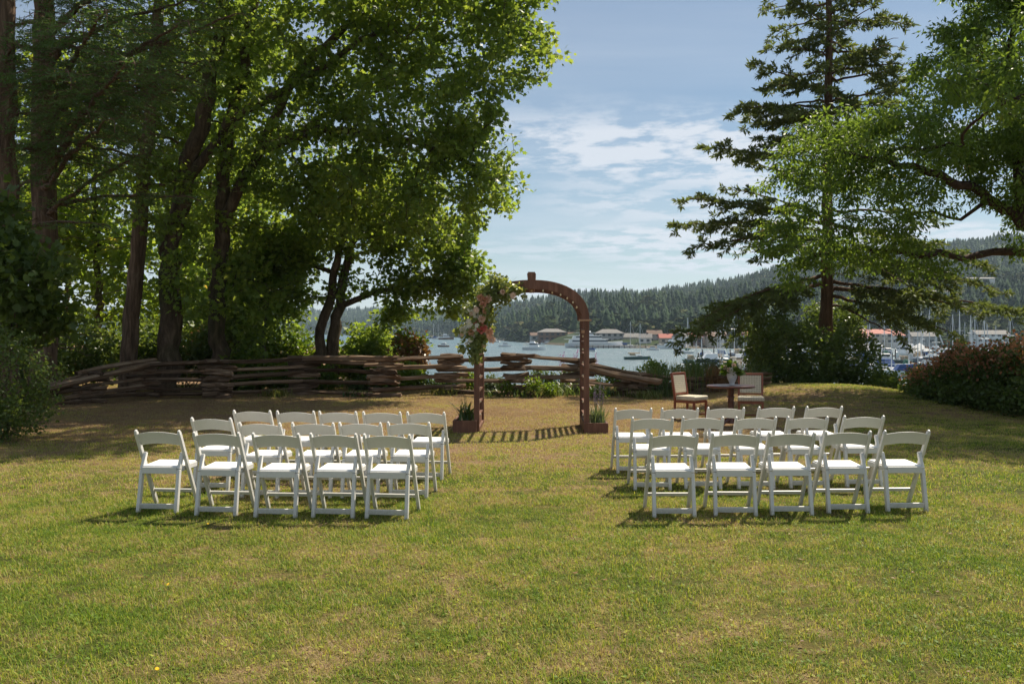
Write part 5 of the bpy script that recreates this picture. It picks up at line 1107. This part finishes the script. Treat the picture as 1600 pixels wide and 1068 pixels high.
def hull(L, B, H, sheer=.25, dz=-.35):
    """boat hull along +x (bow), deck closed"""
    b_ = MB(); n = 9; V = []; F = []
    for i in range(n):
        t = i / (n - 1); x = -L / 2 + L * t; w = B / 2 * (0.82 + .18 * math.sin(t * 2.2)) * (1 - max(0, (t - .45) / .55) ** 2.2) + .02; h = H * (1 + sheer * t * t)
        V += [(x, -w, h), (x + (0 if t < .9 else .25), -w * .62, dz), (x, 0, dz - .25), (x + (0 if t < .9 else .25), w * .62, dz), (x, w, h)]
    for i in range(n - 1):
        for k in range(4): a = i * 5 + k; F.append((a, a + 5, a + 6, a + 1))
        F.append((i * 5 + 4, (i + 1) * 5 + 4, (i + 1) * 5, i * 5))
    F += [(0, 1, 2, 3, 4), tuple((n - 1) * 5 + k for k in (4, 3, 2, 1, 0))]
    return b_.add(V, F)
def tapered_box(b_, x0, x1, w, z0, z1, rake=.3, tw=.85):
    vs = [(x0, -w / 2, z0), (x1, -w / 2, z0), (x1, w / 2, z0), (x0, w / 2, z0), (x0 + rake * .3, -w / 2 * tw, z1), (x1 - rake, -w / 2 * tw, z1), (x1 - rake, w / 2 * tw, z1), (x0 + rake * .3, w / 2 * tw, z1)]
    return b_.add(vs, [(3, 2, 1, 0), (4, 5, 6, 7), (0, 1, 5, 4), (1, 2, 6, 5), (2, 3, 7, 6), (3, 0, 4, 7)])
def sailboat(L, hm, cm, rx=True, sail=None):
    t = empty('sailboat'); k = L / 9.0
    hull(L, 2.9 * k, .95 * k).build('hull', hm, t)
    tapered_box(MB(), -.6 * k, 2.2 * k, 1.7 * k, .95 * k, 1.45 * k, .5 * k).build('cabin', M['hull_white'], t); MB().box((.7 * k, 0, 1.2 * k), (1.6 * k, 1.66 * k, .16 * k)).build('window', M['glass_dark'], t)
    MB().tube([(.9 * k, 0, .9 * k), (.9 * k, 0, 12.2 * k)], [.13, .09], 6).build('mast', M['alu'], t); MB().tube([(.9 * k, -.9 * k, 7.2 * k), (.9 * k, .9 * k, 7.2 * k)], .05, 4).build('spreader', M['alu'], t)
    MB().tube([(.8 * k, 0, 2.2 * k), (-3.2 * k, 0, 2.15 * k)], [.16, .24], 7).build('sail_cover', cm, t)
    s_ = MB(); s_.tube([(L / 2, 0, 1.2 * k), (.9 * k, 0, 12 * k)], .035, 3); s_.build('forestay', M['alu'], t); MB().tube([(-L / 2, 0, 1.0 * k), (.9 * k, 0, 12 * k)], .025, 3).build('backstay', M['alu'], t)
    tapered_box(MB(), -2.6 * k, -.6 * k, 1.6 * k, 1.3 * k, 2.0 * k, .4 * k).build('dodger', cm, t)
    return t
def motorboat(L, hm, cm, fly=False, cover=False):
    t = empty('motorboat'); k = L / 8.0
    hull(L, 2.9 * k, 1.0 * k, .35).build('hull', hm, t)
    if cover: tapered_box(MB(), -3.6 * k, 1.6 * k, 2.3 * k, 1.0 * k, 2.1 * k, .9 * k, .7).build('boat_cover', cm, t)
    else:
        tapered_box(MB(), -1.6 * k, 2.1 * k, 2.1 * k, 1.0 * k, 1.9 * k, .7 * k).build('cabin', M['hull_white'], t); tapered_box(MB(), -1.5 * k, 1.8 * k, 2.04 * k, 1.9 * k, 2.35 * k, .5 * k, .9).build('window', M['glass_dark'], t)
        tapered_box(MB(), -2.2 * k, 1.5 * k, 2.1 * k, 2.35 * k, 2.5 * k, .2 * k, .95).build('cabin_roof', M['hull_white'], t)
        if fly: tapered_box(MB(), -1.4 * k, .6 * k, 1.7 * k, 2.5 * k, 3.1 * k, .4 * k).build('flybridge', M['hull_white'], t); MB().tube([(-1.0 * k, 0, 3.0 * k), (-1.2 * k, 0, 4.4 * k)], .05, 4).build('mast', M['alu'], t)
        tapered_box(MB(), -3.7 * k, -1.8 * k, 2.0 * k, 1.9 * k, 2.0 * k, .1, .95).build('canopy', cm, t); 
        MB().tube([(-3.6 * k, -.9 * k, 1.0 * k), (-3.6 * k, -.9 * k, 1.95 * k)], .04, 4).build('canopy_post', M['alu'], t); MB().tube([(-3.6 * k, .9 * k, 1.0 * k), (-3.6 * k, .9 * k, 1.95 * k)], .04, 4).build('canopy_post', M['alu'], t)
    MB().tube([(L * .48, -.1, 1.3 * k + .5), (L * .30, -.95 * k, 1.2 * k + .5), (0, -1.3 * k, 1.0 * k + .5)], .03, 3).build('rail', M['alu'], t)
    return t
protos = {}
for nm, f in {'s_white_blue': lambda: sailboat(9, M['hull_white'], M['canvas_blue']), 's_blue_tan': lambda: sailboat(10, M['hull_blue'], M['canvas_tan']), 's_white_green': lambda: sailboat(8.4, M['hull_white'], M['canvas_green']), 's_green_tan': lambda: sailboat(9.4, M['hull_green'], M['canvas_tan']),
              'm_white': lambda: motorboat(8, M['hull_white'], M['canvas_blue']), 'm_fly': lambda: motorboat(10.5, M['hull_white'], M['canvas_tan'], True), 'm_cover': lambda: motorboat(8.5, M['hull_white'], M['canvas_blue'], cover=True), 'm_blue': lambda: motorboat(7.5, M['hull_blue'], M['canvas_tan']), 'm_wood': lambda: motorboat(9, M['hull_wood'], M['canvas_tan'], True)}.items():
    p_ = f(); protos[nm] = (p_, kid_map(p_), [False])
desc = {'s_white_blue': 'white sailboat with blue sail cover', 's_blue_tan': 'navy sailboat with tan sail cover', 's_white_green': 'white sailboat with green sail cover', 's_green_tan': 'dark green sailboat with tan sail cover', 'm_white': 'white motorboat with blue canopy', 'm_fly': 'white cruiser with flybridge', 'm_cover': 'motorboat under a navy cover', 'm_blue': 'small navy motorboat', 'm_wood': 'brown wooden trawler'}
def boat(kind, u, d, rz, label, group, scale=1.0):
    p_, kd, used = protos[kind]; o = p_ if not used[0] else copy_tree(p_, kd); used[0] = True
    o.location = ((u - 800) / FPX * d, d, WATER_Z + .02); o.rotation_euler = (0, 0, rz); o.scale = (scale,) * 3; return tag(o, label, 'boat', group)
wd = lambda y: 14220.0 / (y - HOR)
free = [('m_white', 789, 541.5, 10, .95, 'small white motorboat moored just past the garlanded post'), ('m_fly', 834, 546.5, -12, 1.05, 'long white motorboat lying on open water inside the arch'), ('m_white', 855, 537.5, 20, 1.1, 'white cabin boat moored off the brown waterfront house'), ('m_cover', 921, 549, 160, .7, 'little covered boat just past the bare arch post'),
        ('s_green_tan', 996, 561.5, 4, .95, 'dark-hulled sailboat anchored alone, nearest on the open water'), ('m_white', 1020, 547, 165, .8, 'white motorboat moored past the end of the wharf'), ('s_white_blue', 982, 543.2, 10, 1.2, 'sailboat with a tall mast at the end of the wharf'), ('m_wood', 693, 541.8, 175, .75, 'tan wooden boat moored off the garland, nearest its shore side'),
        ('m_blue', 669, 536.3, 170, .8, 'low dark boat moored between the rusty bush and the garland'), ('m_wood', 697, 530.5, 10, 1.7, 'dark old trawler far out beyond the tan wooden boat'), ('s_white_blue', 683, 530, 20, 1.3, 'sailboat far out just left of the dark old trawler'), ('s_blue_tan', 676, 528.5, -30, 1.3, 'navy sailboat moored farthest out behind the garland'),
        ('m_white', 456, 530.5, 5, 1.1, 'small white boat seen between the thin young tree and the twin trunks'), ('m_fly', 476, 527.3, 20, 1.2, 'white boat far out just left of the twin trunks'), ('m_white', 729, 532, 0, 1.2, 'white boat far out just left of the garland'), ('s_white_green', 803, 528.5, 20, 1.3, 'sailboat far out at the foot of the hill inside the arch'),
        ('s_white_blue', 793, 529.5, -20, 1.3, 'sailboat far out closest to the garlanded post'), ('s_white_green', 760, 529, 160, 1.4, 'sailboat far out showing through the greenery of the garland'), ('m_white', 772, 534.5, 160, 1.2, 'white boat partly hidden by the garland, on open water'), ('m_blue', 868, 536, 170, 1.0, 'dark boat moored close under the brown waterfront house'), ('s_white_blue', 815, 531.5, 80, 1.0, 'sailboat end-on inside the arch, midway to the far shore'),
        ('m_fly', 1046, 545, 170, 1.2, 'white cruiser lying by the orange bush on the shore'), ('s_white_green', 1068, 552, 175, 1.0, 'sailboat moored just outside the marina')]
for kd, u, y, a, s_, lab in free: boat(kd, u, wd(y), R(a), lab, 'boats moored on the open bay', s_)
br = random.Random(4); ords = ['first', 'second', 'third', 'fourth', 'fifth', 'sixth', 'seventh', 'eighth', 'ninth', 'tenth', 'eleventh', 'twelfth', 'thirteenth', 'fourteenth', 'fifteenth', 'sixteenth', 'seventeenth', 'eighteenth', 'nineteenth', 'twentieth', 'twenty-first', 'twenty-second']
rowsm = [(206, 36, 'nearest marina row', 1130, 1600), (232, 31, 'second marina row', 1090, 1610), (272, 27, 'third marina row', 1075, 1610), (318, 25, 'fourth marina row', 1100, 1600), (366, 22, 'farthest marina row', 1150, 1590)]
for d, sp_, rn, u0, u1 in rowsm:
    u = u0; i = 0
    while u < u1 and i < len(ords):
        if not (1235 < u < 1325 and d < 300) and not (d < 210 and 1390 < u < 1400):
            kd = br.choice(['s_white_blue', 's_white_blue', 's_blue_tan', 's_white_green', 's_green_tan', 'm_white', 'm_fly', 'm_cover', 'm_blue', 'm_fly'])
            boat(kd, u + br.uniform(-4, 4), d + br.uniform(-3, 3), R(90 + br.choice([0, 180]) + br.uniform(-22, 22)), '%s, %s from harbour mouth, %s' % (desc[kd], ords[i], rn), 'boats berthed in the marina', br.uniform(.85, 1.3)); i += 1
        u += sp_ * br.uniform(.85, 1.2)
boat('m_cover', 1412, 190, R(172), 'broad motorboat under a navy cover in the gap above the hedge, closest of all', 'boats berthed in the marina', 1.25)
boat('m_fly', 1105, 196, R(178), 'white cruiser broadside behind the wild grass, closest to the table', 'boats berthed in the marina', 1.2)
for k, (u, d) in enumerate([(1150, 240), (1060, 252)]): pass
for k, (d, u0, u1, lab) in enumerate([(219, 1120, 1640, 'floating marina dock nearest the lawn'), (252, 1070, 1640, 'second floating dock of the marina'), (296, 1080, 1640, 'third floating dock of the marina'), (342, 1100, 1640, 'farthest floating dock of the marina')]):
    x0 = (u0 - 800) / FPX * d; x1 = (u1 - 800) / FPX * d; o = empty('floating_dock', ((x0 + x1) / 2, d, WATER_Z), 0, lab, 'dock', 'floating docks of the marina')
    MB().box((0, 0, .3), (x1 - x0, 2.2, .45)).build('float', M['dock'], o); pm = MB().tube([(0, 0, -2), (0, 0, 3.6)], .19, 7).mesh('piling'); pm.materials.append(M['pile'])
    for j in range(int((x1 - x0) / 9)): link('piling', pm, None, o, (x0 - (x0 + x1) / 2 + 4 + j * 9, 1.4, 0))
o = empty('wharf', (P(955, HOR, 496).x, 496, WATER_Z), R(4), 'long brown wharf in front of the big white yacht', 'wharf'); MB().box((0, 0, 1.1), (40, 3, .35)).build('deck', M['dock'], o)
for j in range(14): MB().tube([(-19 + j * 2.9, -1.2, -2), (-19 + j * 2.9, -1.2, 1.6)], .2, 6).build('piling', M['pile'], o)
# the white motor yacht at the wharf
y_ = empty('motor_yacht', (P(928, HOR, 506).x, 506, WATER_Z), R(3), 'large white motor yacht with stacked decks lying behind the bare arch post', 'yacht'); hull(32, 6.6, 2.6, .45, -.6).build('hull', M['hull_white'], y_)
for k, (x0, x1, w, z0, z1) in enumerate([(-14, 8, 5.8, 2.7, 4.7), (-12, 4.5, 5.2, 4.9, 6.7), (-8, 0, 4.2, 6.9, 8.3)]):
    tapered_box(MB(), x0, x1, w, z0, z1, 1.8, .94).build('deckhouse', M['hull_white'], y_); tapered_box(MB(), x0 + 1.5, x1 - .25, w + .08, z0 + .75, z0 + 1.45, .9, .97).build('window', M['glass_dark'], y_); MB().box(((x0 + x1) / 2 - 1.2, 0, z1 + .1), (x1 - x0 + 2.5, w + .5, .16)).build('deck_edge', M['hull_white'], y_)
tapered_box(MB(), -6, -3.5, 1.6, 8.4, 10.6, .9, .5).build('radar_mast', M['hull_white'], y_); MB().lathe([(.2, 0), (.65, .3), (.65, .7), (.1, 1.1)], 12, (-5, 0, 10.6)).build('radar_dome', M['hull_white'], y_); MB().lathe([(.2, 0), (.5, .3), (.5, .6), (.1, .9)], 12, (-2.2, 0, 8.5)).build('radar_dome', M['hull_white'], y_)
MB().box((0, 0, .95), (29, 6.0, .1)).build('waterline_stripe', M['hull_blue'], y_)
# mast crane beside the marina
o = empty('mast_crane', (P(1517, HOR, 226).x, 226, WATER_Z), 0, 'crossed leaning spars standing above the red-tipped hedge', 'crane'); MB().tube([(3.0, 0, .4), (-.2, 0, 9.2)], .12, 5).build('spar', M['alu'], o); MB().tube([(-4.6, .3, .4), (-8.2, .3, 10.2)], .16, 5).build('spar', M['alu'], o); MB().tube([(.2, 0, .4), (.2, 0, 10)], .14, 5).build('mast', M['alu'], o); MB().box((-.5, 0, .5), (9, 1.2, .5)).build('base', M['dock'], o)

def house(u, d, w, dp, h, wallm, roofm, lab, rz=0, z=None, gable=2.4, storeys=1, hip=False):
    x = (u - 800) / FPX * d; z0 = z if z is not None else WATER_Z + 2.4; o = empty('house', (x, d, z0), rz, lab, 'house', 'houses along the far shore')
    MB().box((0, 0, h / 2 - 1.5), (w, dp, h + 3)).build('wall', wallm, o); e = .6
    V = [(-w / 2 - e, -dp / 2 - e, h), (w / 2 + e, -dp / 2 - e, h), (w / 2 + e, dp / 2 + e, h), (-w / 2 - e, dp / 2 + e, h)]; q = w * .3 if hip else 0; V += [(-w / 2 - e + q, 0, h + gable), (w / 2 + e - q, 0, h + gable)]
    b_ = MB(); b_.add(V, [(0, 1, 5, 4), (2, 3, 4, 5), (0, 4, 3), (1, 2, 5), (3, 2, 1, 0)]); b_.build('roof', roofm, o)
    n = max(2, int(w / 3.2))
    for s_ in range(storeys):
        for k in range(n): MB().box((-w / 2 + (k + .5) * w / n, -dp / 2 - .02, 1.5 + s_ * 3), (w / n * .5, .16, 1.3)).build('window', M['glass_dark'], o)
    MB().box((w * .2, .3, h + gable * .9), (.8, .8, 1.8)).build('chimney', M['wall_brown'], o); return o
H = [(912, 660, 7, 6, 3, 'wall_cream', 'roof_brown', 'tiny cream cottage just outside the bare arch post, behind the yacht bow', 20, 1, 0), (1008, 520, 7, 6, 3, 'wall_white', 'roof_grey', 'small white cottage between the cream boathouse and the orange-roofed house', -10, 1, 0), (1085, 505, 8, 6, 3.4, 'wall_brown', 'roof_red', 'small brown house with red roof beside the white gabled shed', 12, 1, 0), (1098, 512, 7, 6, 4, 'wall_white', 'roof_brown', 'narrow white house with brown roof close to the drooping boughs', 0, 1, 0), (1022, 530, 8, 6, 5, 'wall_grey', 'roof_brown', 'tall grey house set back behind the orange-roofed house', 0, 2, 0), (838, 690, 9, 6, 3.2, 'wall_grey', 'roof_brown', 'small grey house farthest toward the open bay inside the arch', 10, 1, 0), (862, 640, 19, 10, 6, 'wall_brown', 'roof_grey', 'wide brown waterfront house with grey roof seen inside the arch', 5, 2, 1), (896, 650, 8, 8, 3.4, 'wall_brown', 'roof_brown', 'small brown cabin at the arch post beside the wide brown house', 10, 1, 0), (952, 548, 17, 9, 5.6, 'wall_grey', 'roof_grey', 'long grey-roofed house right behind the white yacht', -5, 2, 1), (985, 545, 9, 7, 3.2, 'wall_cream', 'roof_grey', 'low cream boathouse at the end of the yacht wharf', 0, 1, 0),
     (1065, 500, 9, 8, 3.8, 'wall_white', 'roof_grey', 'white gabled shed on the shore by the marina entrance', 60, 1, 0), (1040, 510, 7, 6, 3, 'wall_cream', 'roof_red', 'little cream house with orange-red roof on the shore', 0, 1, 0), (1366, 490, 16, 9, 5.5, 'wall_cream', 'roof_red', 'marina building with red roof seen through the fir boughs', 0, 2, 0), (1392, 496, 11, 8, 4.5, 'wall_white', 'roof_red', 'smaller red-roofed house next to the marina building', 8, 1, 0),
     (1345, 480, 8, 7, 3, 'wall_white', 'roof_red', 'lowest red-roofed shed by the marina', 0, 1, 0), (1545, 520, 18, 9, 5, 'wall_white', 'roof_grey', 'long white waterfront building above the red-tipped hedge', 0, 2, 0), (1440, 500, 12, 8, 4, 'wall_grey', 'roof_grey', 'grey waterfront shed behind the crowded berths', -6, 1, 0), (1120, 500, 12, 8, 4, 'wall_cream', 'roof_brown', 'cream house behind the drooping fir boughs', 5, 1, 0), (1175, 500, 10, 8, 4.5, 'wall_grey', 'roof_red', 'grey house with red roof behind the shrubs', 0, 1, 0)]
for (u, d, w, dp, h, wm, rm, lab, rz, st_, hp) in H: house(u, d, w, dp, h, M[wm], M[rm], lab, R(rz), None, 2.4, st_, bool(hp))
for (u, t_, lab) in [(1446, .52, 'pale flat-roofed house high on the wooded hillside'), (1530, .22, 'cream house on the lower hillside above the marina'), (1470, .16, 'white house on the lower slope behind the fir tips')]:
    X_, D_, Z_ = hill_pt(np.array([float(u)]), np.array([t_])); house(u, float(D_[0]), 22, 9, 7, M['wall_white'], M['roof_grey'], lab, 0, float(Z_[0]) + 6, 1.2, 1)
# three white marquee tents by the docks
for k, (u, d, lab) in enumerate([(1437, 300, 'white peaked tent on the marina quay, farthest from the fir'), (1355, 300, 'white peaked tent on the marina quay, nearest to the fir')]):
    o = empty('marquee', (P(u, HOR, d).x, d, WATER_Z + .5), 0, lab, 'tent', 'white tents on the quay'); MB().add([(-3, -3, 2.6), (3, -3, 2.6), (3, 3, 2.6), (-3, 3, 2.6), (0, 0, 5.2)], [(0, 1, 4), (1, 2, 4), (2, 3, 4), (3, 0, 4)]).build('canopy', M['wall_white'], o)
    for sx in (-1, 1):
        for sy in (-1, 1): MB().tube([(sx * 2.9, sy * 2.9, 0), (sx * 2.9, sy * 2.9, 2.6)], .06, 4).build('pole', M['alu'], o)
